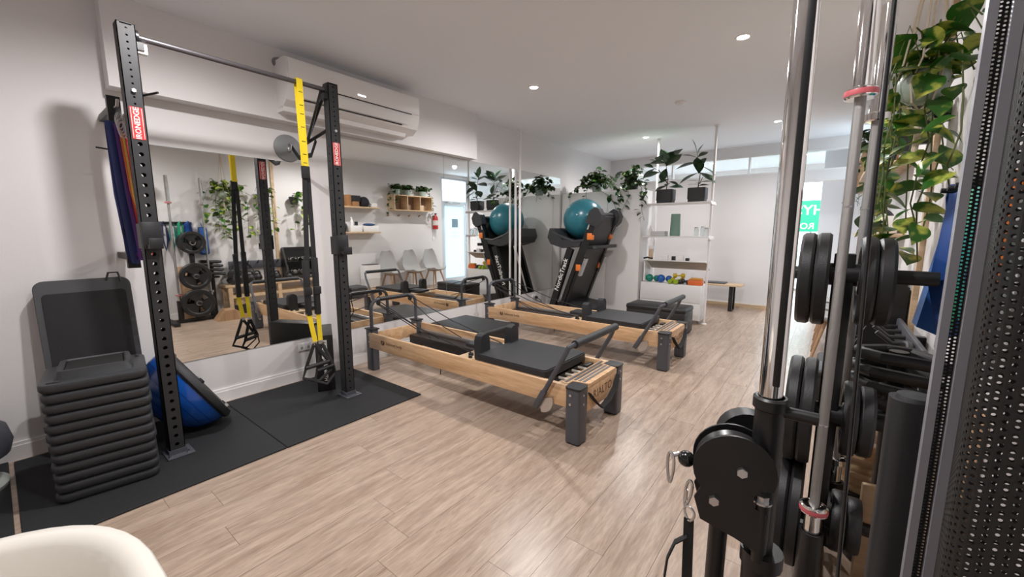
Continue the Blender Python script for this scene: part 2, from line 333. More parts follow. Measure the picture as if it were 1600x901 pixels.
# ceiling lamps
for i, (x, y) in enumerate(DOWN+[(3.27, 9.9), (1.6, 9.9)]):
    where = ['above the black rack', 'above the cable machine by the camera', 'above the nearer bed frame', 'nearest the chrome column', 'in front of the shelving unit', 'near the frosted glass door', 'in the front room beyond the opening', 'at the far side of the front room'][i]
    t = thing('downlight', 'round white recessed downlight '+where, 'ceiling light', (x, y, CEIL), group='recessed ceiling downlights')
    part('trim_ring', G().lathe([(0.040, -0.002), (0.043, -0.006), (0.055, -0.005), (0.058, 0.0)]), WHITE, t)
    part('lamp_face', G().lathe([(0.0005, -0.0025), (0.040, -0.0025)]), mat('lit_lamp_face', (1, 1, 1), 0.5, emit=((1, 0.97, 0.93), 25)), t)
    lamp_light(x, y, CEIL-0.02, LAMP_W*(1.5 if y > 9 else 0.8 if y > 6 else 1))
t = thing('smoke_detector', 'small white smoke detector on the ceiling', 'smoke detector', (2.31, 5.04, CEIL))
part('housing', G().lathe([(0.06, 0), (0.06, -0.012), (0.052, -0.02), (0.03, -0.022)]), WHITE, t); part('sensor_cap', G().lathe([(0.03, -0.02), (0.028, -0.04), (0.02, -0.045), (0.0005, -0.046)]), CEILM, t)

# ================================================================ MIRRORS
def mirror(y0, y1, z0, z1, label):
    t = thing('wall_mirror', label, 'mirror', (0, y0, z0), group='frameless mirror panels')
    part('mirror_glass', G().box(0.0055, 0.006, 0.001, y1-y0-0.001, 0.001, z1-z0-0.001), MIRR, t)
    part('backing', G().box(0.0005, 0.0053, 0, y1-y0, 0, z1-z0), MEDGE, t)
mirror(0.72, 1.845, 0.39, 1.975, 'separate lower mirror behind the black rack')
mirror(2.06, 3.505, 0.385, 2.283, 'frameless mirror panel under the air conditioner showing the chairs')
mirror(3.507, 4.92, 0.385, 2.283, 'frameless mirror panel showing the frosted glass door')
mirror(4.98, 6.22, 0.385, 2.283, 'furthest frameless mirror panel beside the treadmill')
t = thing('tension_pole', 'slim white floor to ceiling pole in front of the mirrors', 'pole', (0.10, 4.93, 0))
part('pole', G().cyl((0, 0, 0.01), (0, 0, CEIL-0.01), 0.017), WHITE, t); part('foot', G().lathe([(0.03, 0), (0.03, 0.012), (0.018, 0.02)]), WHITE, t); part('cap', G().lathe([(0.018, CEIL-0.02), (0.03, CEIL-0.012), (0.03, CEIL-0.001)]), WHITE, t)

# ================================================================ AIR CONDITIONER
t = thing('air_conditioner', 'long white wall air conditioner under the ceiling', 'air conditioner', (0.13, 1.575, 2.375))
L = 1.30
prof = [(0, 0.36), (0.17, 0.36), (0.205, 0.35), (0.215, 0.32), (0.215, 0.20), (0.205, 0.12), (0.17, 0.04), (0.10, -0.005), (0, 0.0)]
part('casing', G().prism(prof, 'y', 0, L), WHITE, t, ang=0.5)
part('front_panel', G().prism([(0.2, 0.35), (0.215, 0.343), (0.223, 0.32), (0.223, 0.19), (0.218, 0.175), (0.206, 0.175)], 'y', 0.01, L-0.01), WHITE, t)
part('panel_gap', G().prism([(0.214, 0.174), (0.2185, 0.174), (0.2175, 0.166), (0.213, 0.166)], 'y', 0.10, L-0.10), BPL, t)
part('air_flap', G().prism([(0.208, 0.145), (0.218, 0.142), (0.195, 0.068), (0.185, 0.072)], 'y', 0.12, L-0.13), WLAM, t)
part('louvre_gap', G().prism([(0.183, 0.062), (0.190, 0.060), (0.184, 0.052), (0.177, 0.054)], 'y', 0.12, L-0.20), BPL, t)
part('indicator', G().box(0.221, 0.2255, 0.60, 0.68, 0.205, 0.215), mat('ac_lamp', (1, 1, 1), 0.4, emit=((1, 1, 1), 1.5)), t)
part('drain_tray', G().prism([(0.0, 0.0), (0.11, 0.0), (0.10, -0.035), (0.0, -0.035)], 'y', 0.0, L-0.1), WHITE, t)
# wall anchors and outlets
t = thing('wall_anchor', 'round grey cable anchor disc on the wall beside the rack', 'anchor', (0.0, 1.69, 2.09))
part('anchor_disc', G().lathe([(0.0005, 0.02), (0.10, 0.02), (0.112, 0.012), (0.115, 0.0)], M=frame_M((0, 0, 0), (0, 1, 0), (0, 0, 1)), n=32), mat('grey_anchor_plastic', (0.25, 0.26, 0.27), 0.5), t)
part('anchor_ring', G().tube(arc((0.05, 0, 0), 0.035, 0, 2*PI, 20, (1, 0, 0), (0, 0, 1))[:-1], 0.008, closed=True), STEEL, t)
part('anchor_strap', G().tube([(0.08, 0, 0), (0.2, 0.0, -0.1), (0.35, 0.03, -0.09), (0.5, 0.0, 0.0)], 0.02, n=6, flat=(1, 0.25)), BWEB, t)
solo('ceiling_sensor', 'small grey round sensor on the wall above the rack', 'sensor', G().lathe([(0.0005, 0.03), (0.035, 0.03), (0.042, 0.0)], M=frame_M((0, 0, 0), (0, 1, 0), (0, 0, 1))), mat('grey_anchor_plastic', (0.25, 0.26, 0.27), 0.5), (0.13, 1.60, 2.73))
def outlet(x, y, z, label, plug=False):
    t = thing('wall_outlet', label, 'outlet', (x, y, z))
    part('plate', G().box(0, 0.012, -0.058, 0.058, -0.036, 0.036, 0.004), WHITE, t)
    for s_ in (-1, 1):
        part('switch', G().box(0.010, 0.016, s_*0.03-0.006, s_*0.03+0.006, 0.014, 0.026), WLAM, t)
        part('socket', G().box(0.0115, 0.0128, s_*0.03-0.010, s_*0.03+0.010, -0.022, 0.004), mat('grey_socket', (0.3, 0.3, 0.3), 0.5), t)
    if plug: part('plug', G().cyl((0.012, 0.03, -0.01), (0.05, 0.03, -0.01), 0.022), BPL, t); part('power_cord', G().tube([(0.05, 0.03, -0.01), (0.1, 0.07, -0.06), (0.1, 0.12, -0.2), (0.12, 0.16, -0.28)], 0.005), BPL, t)
outlet(0.0, 1.71, 0.31, 'white double power outlet low on the wall under the small mirror')
outlet(0.0, 5.45, 0.30, 'white double power outlet with a black plug near the treadmill', True)

# ================================================================ SQUAT RACK
def upright(y, topw, name='upright'):
    pass
rack = thing('squat_rack', 'tall black steel power rack with pull up bar in front of the mirror', 'rack', (0.70, 0, 0))
def make_upright(y, parent):
    wd, H = 0.076, 2.48; rh = 0.0115 if y < 1 else 0.0075
    g = G()
    # perforated +x / -x faces: lower pitch 0.054, upper 0.034 ; side faces pitch 0.054
    zsplit = 2.05
    nl = 37; pl = zsplit/nl; nu_ = 12; pu = (H-zsplit-0.01)/nu_
    for sx in (1, -1):
        Mx = frame_M((sx*wd/2, y-wd/2 if sx > 0 else y+wd/2, 0), (0, 1, 0) if sx > 0 else (0, -1, 0), (0, 0, 1))
        g.box(0, wd/2-0.024, 0, H, -0.004, 0, M=Mx).box(wd/2+0.024, wd, 0, H, -0.004, 0, M=Mx)
        g.perf(1, nl, 0.048, pl, rh, 0.004, Mx @ Matrix.Translation((wd/2-0.024, 0, 0)), n=8)
        g.perf(1, nu_, 0.048, pu, 0.0055, 0.004, Mx @ Matrix.Translation((wd/2-0.024, zsplit, 0)), n=8)
        My = frame_M((wd/2 if sx > 0 else -wd/2, y+sx*wd/2, 0), (-1, 0, 0) if sx > 0 else (1, 0, 0), (0, 0, 1))
        g.box(0, wd/2-0.024, 0, H, -0.004, 0, M=My).box(wd/2+0.024, wd, 0, H, -0.004, 0, M=My)
        g.perf(1, nl, 0.048, pl, 0.0045 if y < 1 else 0.0065, 0.004, My @ Matrix.Translation((wd/2-0.024, 0, 0)), n=8)
        g.box(wd/2-0.024, wd/2+0.024, zsplit, H, -0.004, 0, M=My)
    g.box(-wd/2, wd/2, y-wd/2, y+wd/2, H-0.003, H)
    u = part('upright', g, BLKM, parent)
    for sx in (1, -1):
        M_ = frame_M((sx*(wd/2+0.0008), y, 1.965), (0, sx, 0), (0, 0, 1))
        part('label_plate', G().box(-0.028, 0.028, -0.085, 0.085, -0.0005, 0.0008, M=M_), RED, u, label='red label plate')
        M2 = frame_M((sx*(wd/2+0.002), y, 1.965), (0, 0, 1), (0, -sx, 0))
        part('lettering', G().text('IRONEDGE', 0.034, M2, 0.0004, bold=0.0006).box(-0.08, 0.08, 0.022, 0.024, 0, 0.0006, M=M2).box(-0.08, 0.08, -0.024, -0.022, 0, 0.0006, M=M2), WTXT, u)
    part('foot_plate', G().box(-0.06, 0.09, y-0.06, y+0.075, 0.012, 0.022, 0.003).box(-wd/2-0.002, wd/2+0.006, y-wd/2-0.006, y+wd/2+0.006, 0.022, 0.05), GREYM, parent)
    for a in (-1, 1): part('foot_bolt', G().cyl((0.066, y+a*0.045, 0.022), (0.066, y+a*0.045, 0.034), 0.009, n=6), STEEL, parent)
    part('top_bolt', G().cyl((wd/2, y, 2.135), (wd/2+0.012, y, 2.135), 0.011, n=6), STEEL, parent)
make_upright(0.575, rack); make_upright(1.725, rack)
part('pull_up_bar', G().cyl((-0.0, 0.615, 2.43), (0.0, 1.685, 2.43), 0.016), mat('bare_dark_steel', (0.14, 0.13, 0.14), 0.35, metal=0.7), rack)
for y, s_ in ((0.614, 1), (1.686, -1)):
    part('bar_flange', G().cyl((0, y, 2.43), (0, y+s_*0.012, 2.43), 0.036).box(-0.03, 0.03, min(y, y+s_*0.03), max(y, y+s_*0.03), 2.36, 2.40), BLK, rack)
for y, z in ((0.575, 1.37), (1.725, 1.285)):
    part('j_cup', G().box(0.038, 0.06, y-0.045, y+0.045, z-0.09, z+0.06, 0.004).box(0.06, 0.13, y-0.03, y+0.03, z-0.09, z-0.065, 0.004).box(0.118, 0.132, y-0.03, y+0.03, z-0.09, z-0.03, 0.003).box(-0.05, 0.04, y+0.039, y+0.046, z-0.09, z+0.05).box(-0.05, 0.04, y-0.046, y-0.039, z-0.09, z+0.05), BPL, rack)
br = part('strap_bracket', G().tube([(-0.04, 1.70, 2.42), (-0.30, 1.66, 2.07)], 0.014, n=4).tube([(-0.02, 1.66, 2.42), (-0.24, 1.64, 2.07)], 0.012, n=4).tube([(-0.31, 1.66, 2.075), (-0.03, 1.70, 2.15)], 0.015, n=4), BLK, rack)
part('safety_pin', G().cyl((-0.10, 0.575, 2.12), (0.12, 0.66, 2.13), 0.006), BLK, rack)
part('white_clip', G().box(-0.02, 0.02, 0.616, 0.66, 2.345, 2.40, 0.004), WHITE, rack, label='white clip')
# wall mounted band rack behind left upright
wr = thing('band_holder', 'narrow black wall post holding hanging loop bands at the left of the rack', 'band holder', (0.36, 0.545, 0))
part('post', G().box(-0.02, 0.02, -0.03, 0.03, 1.15, 2.17), BLK, wr); part('wall_arm', G().box(-0.355, -0.02, -0.02, 0.02, 2.08, 2.12), BLK, wr); part('wall_arm', G().box(-0.355, -0.02, -0.02, 0.02, 1.2, 1.24), BLK, wr)
part('hook', G().tube([(0.02, 0, 2.10), (0.10, 0.0, 2.10), (0.125, 0, 2.13)], 0.007), STEEL, wr); part('hook', G().tube([(0.02, 0.02, 2.02), (0.12, 0.02, 2.03), (0.14, 0.02, 2.05)], 0.007), STEEL, wr)
part('peg', G().cyl((0.0, -0.03, 1.86), (0.0, -0.10, 1.865), 0.005), BLK, wr)
for k in range(4):
    c = thing('carabiner', ['highest', 'second highest', 'third highest', 'lowest'][k]+' of the four steel snap hooks hanging on the black band post', 'carabiner', (0.45+0.018*k, 0.55, 2.02-0.02*k), group='snap hooks on the band post')
    part('clip', G().tube([(0, 0.018*math.cos(a), 0.045*math.sin(a)) for a in [2*PI*i/14 for i in range(14)]], 0.0045, closed=True, n=6), STEEL, c)
    part('gate', G().cyl((0.003, 0.02, -0.02), (0.003, 0.02, 0.02), 0.006, n=6), STEEL, c)
for k, (nm, col, zb, yo, xo, wdt) in enumerate([('navy blue', (0.02, 0.035, 0.16), 1.18, -0.03, 0.03, 0.030), ('purple', (0.10, 0.03, 0.20), 1.20, -0.005, 0.06, 0.020), ('dark violet', (0.06, 0.03, 0.14), 1.30, 0.03, 0.10, 0.022), ('orange', (0.80, 0.20, 0.05), 1.27, 0.005, 0.08, 0.010), ('yellow', (0.80, 0.52, 0.12), 1.22, 0.012, 0.10, 0.009), ('coral red', (0.70, 0.06, 0.04), 1.16, 0.024, 0.12, 0.011)]):
    zt = 2.02-0.015*k; pts = [(-0.014, 0.0, zt-0.03), (0, 0, zt), (0.014, 0.0, zt-0.03), (0.02, 0.012, (zt+zb)/2), (0.022+0.01*k, 0.03+0.014*(k > 2), zb+0.08), (0.010, 0.035, zb), (-0.006, 0.02, zb+0.05), (-0.018, 0.0, (zt+zb)/2)]
    solo('resistance_band', nm+' rubber loop band hanging from the black post by the wall', 'resistance band', G().tube(pts, wdt*0.72, n=6, closed=True, flat=(1.0, 0.22)), mat(nm.replace(' ', '_')+'_rubber', col, 0.5), (0.36+xo*0.8, 0.545+yo, 0))

# ================================================================ SUSPENSION TRAINER
t = thing('suspension_trainer', 'yellow and black strap suspension trainer hanging from the pull up bar', 'suspension trainer', (0.70, 1.485, 0))
def strap(p0, p1, wd, th=0.004):
    p0 = Vector(p0); p1 = Vector(p1); dz = (p1-p0).normalized(); sx = Vector((0, 1, 0)); n = dz.cross(sx).normalized(); sx = n.cross(dz); vs = []
    for p in (p0, p1):
        for a, b in ((-1, -1), (1, -1), (1, 1), (-1, 1)): vs.append(p+sx*a*wd/2+n*b*th/2)
    return vs, [(0, 1, 2, 3), (7, 6, 5, 4), (0, 4, 5, 1), (1, 5, 6, 2), (2, 6, 7, 3), (3, 7, 4, 0)]
part('anchor_strap', G().add(*strap((0.02, 0, 2.45), (0.02, 0.005, 1.84), 0.042)).add(*strap((-0.02, 0, 2.45), (0.0, 0.005, 1.84), 0.042)).box(-0.02, 0.02, -0.021, 0.021, 2.449, 2.453), YEL, t)
gg = G()
for z in (2.36, 2.27, 2.21, 2.12, 2.02, 1.93, 1.87): gg.box(0.0215, 0.0235, -0.012, 0.014, z, z+0.004)
part('strap_stitching', gg, BWEB, t)
part('equalizer_loop', G().box(0, 0.03, -0.025, 0.03, 1.76, 1.85, 0.006), BWEB, t)
part('main_strap', G().add(*strap((0.018, -0.008, 1.78), (0.02, -0.045, 0.93), 0.036)).add(*strap((0.01, 0.02, 1.78), (0.01, 0.025, 0.93), 0.034)), BWEB, t)
part('buckle', G().box(0.0, 0.04, -0.07, -0.02, 0.90, 0.96, 0.005).box(0.0, 0.04, 0.0, 0.05, 0.90, 0.96, 0.005), BPL, t)
part('foam_cover', G().box(-0.01, 0.03, -0.065, -0.025, 0.74, 1.16, 0.008).box(-0.01, 0.03, 0.005, 0.045, 0.74, 1.18, 0.008), BWEB, t)
part('lower_strap', G().add(*strap((0.02, -0.05, 0.76), (0.03, -0.02, 0.53), 0.036)).add(*strap((0.015, 0.025, 0.76), (0.01, 0.03, 0.53), 0.034)), YEL, t)
part('steel_ring', G().box(0.018, 0.034, -0.035, -0.008, 0.505, 0.535, 0.003).box(0.01, 0.026, 0.012, 0.04, 0.505, 0.535, 0.003), STEEL, t)
for k, (a, b, c_) in enumerate([((0.03, -0.03, 0.52), (0.02, -0.10, 0.34), (0.05, 0.07, 0.36)), ((0.02, 0.03, 0.52), (0.03, -0.02, 0.30), (0.05, 0.10, 0.32))]):
    hb = part('handle', G().cyl(b, c_, 0.016), BPL, t)
    part('handle_strap', G().tube([a, b], 0.014, n=6, flat=(1, 0.3)).tube([a, c_], 0.014, n=6, flat=(1, 0.3)), BWEB, hb)
    part('foot_cradle', G().tube([b, (b[0]+0.01, b[1]-0.03, b[2]-0.07), (b[0]+0.02, (b[1]+c_[1])/2, b[2]-0.12), (c_[0], c_[1]+0.01, c_[2]-0.07), c_], 0.012, n=6, flat=(1, 0.4)), BWEB, hb)

# ================================================================ FLOOR MATS
def mat_piece(x0, x1, y0, y1, label):
    solo('rubber_mat', label, 'mat', G().box(0, x1-x0, 0, y1-y0, 0.0005, 0.012, 0.003, seg=1), RUB, (x0, y0, 0), group='black rubber gym mats')
mat_piece(0.06, 1.17, 1.03, 2.115, 'black rubber floor mat under the right upright of the rack')
mat_piece(0.06, 1.17, -0.055, 1.027, 'black rubber floor mat under the stacked step risers')
mat_piece(0.03, 1.15, -1.16, -0.075, 'black rubber floor mat left of the yellow gap line')

# ================================================================ STEP RISER STACK
SRZ = math.radians(-8)
for k in range(12):
    z = 0.012+k*0.0525; top = (k == 11)
    nm = 'topmost of the stack, showing its raised square frame' if top else ('lowest of the stack, on the rubber mat' if k == 0 else '%s from the bottom of the stack' % ['', 'second', 'third', 'fourth', 'fifth', 'sixth', 'seventh', 'eighth', 'ninth', 'tenth', 'eleventh'][k])
    j = random.uniform(-0.004, 0.004)
    t = thing('step_riser', 'square dark grey plastic step riser, '+nm, 'step riser', (0.70+j, 0.285+j, z), SRZ, 'stacked step risers')
    r = rrect(-0.20, 0.20, -0.20, 0.20, 0.045, 4)
    g = G(); n = len(r); vs = []
    for sc, zz in ((0.93, 0.0), (0.97, 0.006), (1.0, 0.02), (1.0, 0.040), (0.985, 0.047), (0.95, 0.050)): vs += [(x*sc, y*sc, zz) for x, y in r]
    fs = [(i*n+q, i*n+(q+1) % n, (i+1)*n+(q+1) % n, (i+1)*n+q) for i in range(5) for q in range(n)]+[tuple(range(n-1, -1, -1)), tuple(5*n+q for q in range(n))]
    part('rim', g.add(vs, fs), DKP, t)
    if top:
        g = G(); ro = rrect(-0.14, 0.14, -0.14, 0.14, 0.03, 3); ri = rrect(-0.113, 0.113, -0.113, 0.113, 0.015, 3); n = len(ro); vs = []
        for P, sc, zz in ((ro, 1.06, 0.05), (ro, 1.0, 0.075), (ro, 0.97, 0.092), (ri, 1.05, 0.094), (ri, 1.0, 0.088), (ri, 0.98, 0.056)): vs += [(x*sc, y*sc, zz) for x, y in P]
        part('raised_frame', g.add(vs, [(i*n+q, i*n+(q+1) % n, (i+1)*n+(q+1) % n, (i+1)*n+q) for i in range(5) for q in range(n)]), DKP, t)
        part('recess_shade_fill', G().box(-0.109, 0.109, -0.109, 0.109, 0.0505, 0.084), mat('flat_black_shade', (0.004, 0.004, 0.004), 0.9), t)  # solid black block painting in the dark of the frame's hollow
        part('grip_knob', G().box(0.155, 0.175, -0.17, -0.12, 0.049, 0.056, 0.003), DKP, t); part('grip_knob', G().box(-0.17, -0.12, 0.16, 0.175, 0.049, 0.056, 0.003), DKP, t)
# full platform standing on end against the wall
t = thing('step_platform', 'long dark grey aerobic step standing on end against the wall behind the riser stack', 'step platform', (0.27, 0.338, 0.012), rot=(0, math.radians(-8), 0))
g = G(); r = rrect(-0.215, 0.215, 0, 1.08, 0.05, 5); n = len(r); vs = []
for sc, xx in ((0.94, -0.09), (1.0, -0.02), (1.0, -0.004), (0.985, 0.0)): vs += [(xx, y*sc, 0.54+(z-0.54)*(1-(1-sc)*0.5)) for y, z in r]
part('platform_shell', g.add(vs, [(i*n+q, i*n+(q+1) % n, (i+1)*n+(q+1) % n, (i+1)*n+q) for i in range(3) for q in range(n)]+[tuple(range(n-1, -1, -1)), tuple(3*n+q for q in range(n))]), mat('grey_step_shell', (0.06, 0.062, 0.068), 0.5, bump=0.2, bscale=300), t)
part('grip_surface', G().prism(rrect(-0.185, 0.185, 0.04, 1.0, 0.02, 3), 'x', 0.0, 0.006), mat('ribbed_black_rubber', (0.018, 0.017, 0.019), 0.8, bump=0.5, bscale=250), t)
part('end_handle', G().tube([(0.0, 0.10, 1.06), (0.0, 0.115, 1.11), (0.0, 0.16, 1.11), (0.0, 0.17, 1.05)], 0.006), BPL, t)

# ================================================================ HALF BALL TRAINER
ax = Vector((0.04, 0.85, 0.50)).normalized()   # direction of flat side
tx = ax.cross(Vector((0, 0, 1))).normalized(); ty = tx.cross(ax)*-1
if ty.z < 0: ty = -ty
Mb = Matrix(((tx.x, ty.x, ax.x, 0), (tx.y, ty.y, ax.y, 0), (tx.z, ty.z, ax.z, 0), (0, 0, 0, 1)))
t = thing('half_ball_trainer', 'glossy blue half ball balance trainer with black base leaning by the left upright', 'balance trainer', (0.345, 0.79, 0.318))
prof = [(0.30*math.cos(a), -0.26*math.sin(a)-0.03) for a in [PI/2*i/12 for i in range(12)]]+[(0.002, -0.29)]
part('dome', G().lathe(prof, n=40, M=Mb), BLUE, t)
gg = G()
for k in range(5): gg.lathe([(0.30*math.cos(a), -0.262*math.sin(a)-0.03) for a in (0.25+0.2*k, 0.27+0.2*k)], n=40, M=Mb)
part('dome_ridge', gg, mat('dark_blue_ridge', (0.006, 0.05, 0.28), 0.25), t)
part('base_disc', G().lathe([(0.0005, 0.028), (0.25, 0.028), (0.27, 0.022), (0.305, 0.02), (0.318, 0.0), (0.318, -0.02), (0.305, -0.035), (0.0005, -0.03)], n=40, M=Mb), BLKM, t)
for k in range(6):
    a = k*PI/3+0.3; part('base_foot', G().lathe([(0.02, 0.02), (0.02, 0.036), (0.0005, 0.038)], loc=(0.28*math.cos(a), 0.28*math.sin(a), 0), n=10, M=Mb), STEEL if k % 2 else BPL, t)
part('logo', G().box(-0.05, 0.05, -0.012, 0.012, 0.028, 0.0295, M=Mb), STEEL, t)

# ================================================================ PLYO BOX
t = thing('jump_box', 'black wooden jump box with white lettering beside the right upright', 'jump box', (0.275, 1.76, 0.012), math.radians(-27))
part('box_body', G().box(-0.23, 0.23, -0.07, 0.07, 0, 0.49, 0.003), mat('black_stained_ply', (0.012, 0.011, 0.011), 0.4, bump=0.1, bscale=100), t)
Mt = frame_M((0.2315, 0.0, 0.36), (0, 0, -1), (0, 1, 0))
part('white_panel', G().box(-0.09, 0.07, -0.022, 0.022, -0.0005, 0.0008, M=Mt), WTXT, t)
part('dark_lettering', G().text('A SURGE', 0.036, frame_M((0.2328, 0.0, 0.37), (0, 0, -1), (0, 1, 0)), 0.0003), BTXT, t)
part('lettering', G().text('STRENGTH', 0.040, frame_M((0.2318, 0.0, 0.19), (0, 0, -1), (0, 1, 0)), 0.0006, bold=0.0006), WTXT, t)

# ================================================================ REFORMERS
def make_reformer(label, loc):
    t = thing('pilates_reformer', label, 'pilates reformer', loc, 0, 'maple pilates reformers')
    Lx, Wd = 2.42, 0.69
    for y0, y1, sgn, yl in ((0.02, 0.052, -1, 0.02), (Wd-0.052, Wd-0.02, 1, Wd-0.02)):
        r = part('rail', G().box(0.07, Lx-0.10, y0, y1, 0.235, 0.385, 0.004), MAPLE, t)
        if sgn < 0:
            Mt = frame_M((0.27, y0-0.001, 0.325), (1, 0, 0), (0, 0, 1))
            part('lettering', G().text('balanced body', 0.042, frame_M((0.47, y0-0.001, 0.325), (1, 0, 0), (0, 0, 1)), 0.0004), BTXT, r)
            part('logo', G().tube(arc((0.30, y0-0.001, 0.325), 0.018, PI*0.72, PI*2.3, 14, (1, 0, 0), (0, 0, 1)), 0.0085, n=6, flat=(1, 1)), BTXT, r)
        part('inner_track', G().box(0.12, Lx-0.12, y1 if sgn < 0 else y0-0.03, y1+0.03 if sgn < 0 else y0, 0.29, 0.325, 0.002), ALU, t)
    # foot end legs
    for y0, y1 in ((0.0, 0.115), (Wd-0.115, Wd)):
        l = part('leg', G().prism(rrect(Lx-0.105, Lx, y0, y1, 0.018, 3), 'z', 0.012, 0.372), GREYM, t)
        part('leg_cap', G().prism(rrect(Lx-0.109, Lx+0.004, y0-0.004, y1+0.004, 0.02, 3), 'z', 0.372, 0.386), BPL, l)
        part('leg_foot', G().prism(rrect(Lx-0.1, Lx-0.005, y0+0.005, y1-0.005, 0.016, 3), 'z', 0, 0.012), BPL, l)
        gg = G()
        for z in (0.335, 0.275):
            gg.cyl((Lx-0.065, y0+0.001, z), (Lx-0.065, y0-0.006, z), 0.009, n=8)
            gg.cyl((Lx-0.001, y0+0.05, z), (Lx+0.006, y0+0.05, z), 0.007, n=8)
        part('bolt', gg, STEEL, l)
    # head end legs, narrower
    for y0, y1 in ((0.03, 0.105), (Wd-0.105, Wd-0.03)):
        l = part('leg', G().prism(rrect(0.0, 0.11, y0, y1, 0.012, 3), 'z', 0.0, 0.41), GREYM, t)
        part('leg_cap', G().box(-0.006, 0.118, y0-0.008, y1+0.008, 0.41, 0.424, 0.003), BPL, l)
        gg = G()
        for z in (0.36, 0.29): gg.cyl((0.06, y0+0.001, z), (0.06, y0-0.006, z), 0.008, n=8)
        part('bolt', gg, STEEL, l)
    part('cross_panel', G().box(0.075, 0.10, 0.105, Wd-0.105, 0.25, 0.38, 0.003), MAPLE, t)
    # foot end wooden crosspiece with inlay
    x0, x1 = Lx-0.105, Lx+0.006
    end = part('end_board', G().box(Lx-0.028, Lx-0.004, 0.115, Wd-0.115, 0.20, 0.372, 0.003), MAPLE, t)
    part('lettering', G().text('RIALTO', 0.085, frame_M((Lx-0.0038, Wd/2, 0.285), (0, 1, 0), (0, 0, 1)), 0.0005), BTXT, end)
    top = part('end_top', G().prism([(Lx-0.165, 0.055), (Lx-0.115, 0.055), (Lx-0.115, 0.115), (Lx-0.002, 0.14), (Lx-0.002, Wd-0.14), (Lx-0.115, Wd-0.115), (Lx-0.115, Wd-0.055), (Lx-0.165, Wd-0.055)], 'z', 0.365, 0.386), MAPLE, t)
    gg = G()
    for q in (0.048, 0.08, 0.112, 0.142): gg.box(Lx-0.20+q, Lx-0.20+q+0.018, 0.14 if q > 0.05 else 0.07, Wd-(0.14 if q > 0.05 else 0.07), 0.386, 0.3885)
    part('grip_strip', gg, mat('grey_grip_strip', (0.16, 0.15, 0.15), 0.7), top)
    # springs
    for k in range(5):
        y = 0.15+k*0.095
        part('spring', G().cyl((2.12, y, 0.33), (2.25, y, 0.33), 0.011, n=8), mat('cream_spring_cover', (0.62, 0.58, 0.50), 0.5), t)
    part('spring_bar', G().box(2.05, 2.12, 0.08, Wd-0.08, 0.30, 0.345, 0.004), BLK, t)
    part('gear_lever', G().box(2.16, 2.20, Wd-0.16, Wd-0.06, 0.335, 0.36, 0.005), BPL, t)
    # carriage
    car = part('carriage', G().box(1.43, 2.10, 0.058, Wd-0.058, 0.335, 0.368, 0.006), BPL, t)
    part('carriage_pad', G().prism(rrect(1.47, 2.13, 0.05, Wd-0.05, 0.03, 3), 'z', 0.368, 0.425).prism(rrect(1.478, 2.122, 0.058, Wd-0.058, 0.03, 3), 'z', 0.425, 0.432), VIN2, car)
    part('carriage_platform', G().box(1.25, 1.47, 0.075, Wd-0.075, 0.345, 0.366, 0.004), BIRCH, car)
    part('headrest', G().box(1.17, 1.46, 0.25, Wd-0.25, 0.385, 0.425, 0.014), VIN2, car)
    for y in (0.155, Wd-0.155):
        part('shoulder_rest', G().prism([(y-0.055+a, z) for a, z in ((0, 0.37), (0.11, 0.37), (0.11, 0.52), (0.098, 0.555), (0.07, 0.57), (0.04, 0.57), (0.012, 0.555), (0, 0.52))], 'x', 1.42, 1.49), VIN2, car)
        part('shoulder_mount', G().box(1.40, 1.53, y-0.03, y+0.03, 0.366, 0.375, 0.002).cyl((1.33, y, 0.366), (1.33, y, 0.385), 0.022).cyl((1.37, y-0.05, 0.366), (1.37, y-0.05, 0.384), 0.016), BPL, car)
    # foot bar
    fb = part('foot_bar', G().cyl((Lx-0.06, 0.035, 0.665), (Lx-0.06, Wd-0.035, 0.665), 0.027), VIN2, t)
    for y, s_ in ((-0.012, 1), (Wd+0.012, -1)):
        part('foot_bar_arm', G().tube([(2.10, y, 0.20), (2.13, y, 0.26), (2.30, y, 0.57), (Lx-0.085, y+s_*0.012, 0.65), (Lx-0.06, y+s_*0.05, 0.665)], 0.017, n=8), GREYM, fb)
        part('arm_clamp', G().box(-0.02, 0.02, y-0.016, y+0.016, -0.05, 0.10, 0.006, M=Matrix.Translation((2.115, 0, 0.235)) @ Matrix.Rotation(0.5, 4, 'Y')), GREYM, fb)
        part('angle_plate', G().prism([(2.13+0.09*math.cos(a), 0.25+0.09*math.sin(a)) for a in [-PI/2+PI/1.6*i/8 for i in range(9)]]+[(2.11, 0.25)], 'y', y+s_*0.014, y+s_*0.03), STEEL, t)
    # foot strap
    part('foot_strap', G().tube([(Lx+0.004, 0.12, 0.33), (Lx+0.02, 0.19, 0.25), (Lx+0.03, 0.26, 0.19), (Lx+0.02, 0.40, 0.20), (Lx+0.02, 0.5, 0.26), (Lx+0.004, Wd-0.12, 0.33)], 0.022, n=6, flat=(0.25, 1)), BWEB, t)
    # riser hoop with pulleys and ropes
    hp = [(0.05, 0.07, 0.41), (0.05, 0.07, 0.60)]+arc((0.05, 0.16, 0.61), 0.09, PI, PI/2, 5, (0, 1, 0), (0, 0, 1))+arc((0.05, Wd-0.16, 0.61), 0.09, PI/2, 0, 5, (0, 1, 0), (0, 0, 1))+[(0.05, Wd-0.07, 0.41)]
    h = part('rope_riser', G().tube(hp, 0.017, n=10), GREYM, t)
    part('bar_sleeve', G().cyl((0.05, 0.17, 0.70), (0.05, Wd-0.17, 0.70), 0.022), BPL, h)
    for y in (0.15, Wd-0.15):
        part('pulley', G().cyl((0.06, y-0.01, 0.665), (0.06, y+0.01, 0.665), 0.024, n=12), BPL, h)
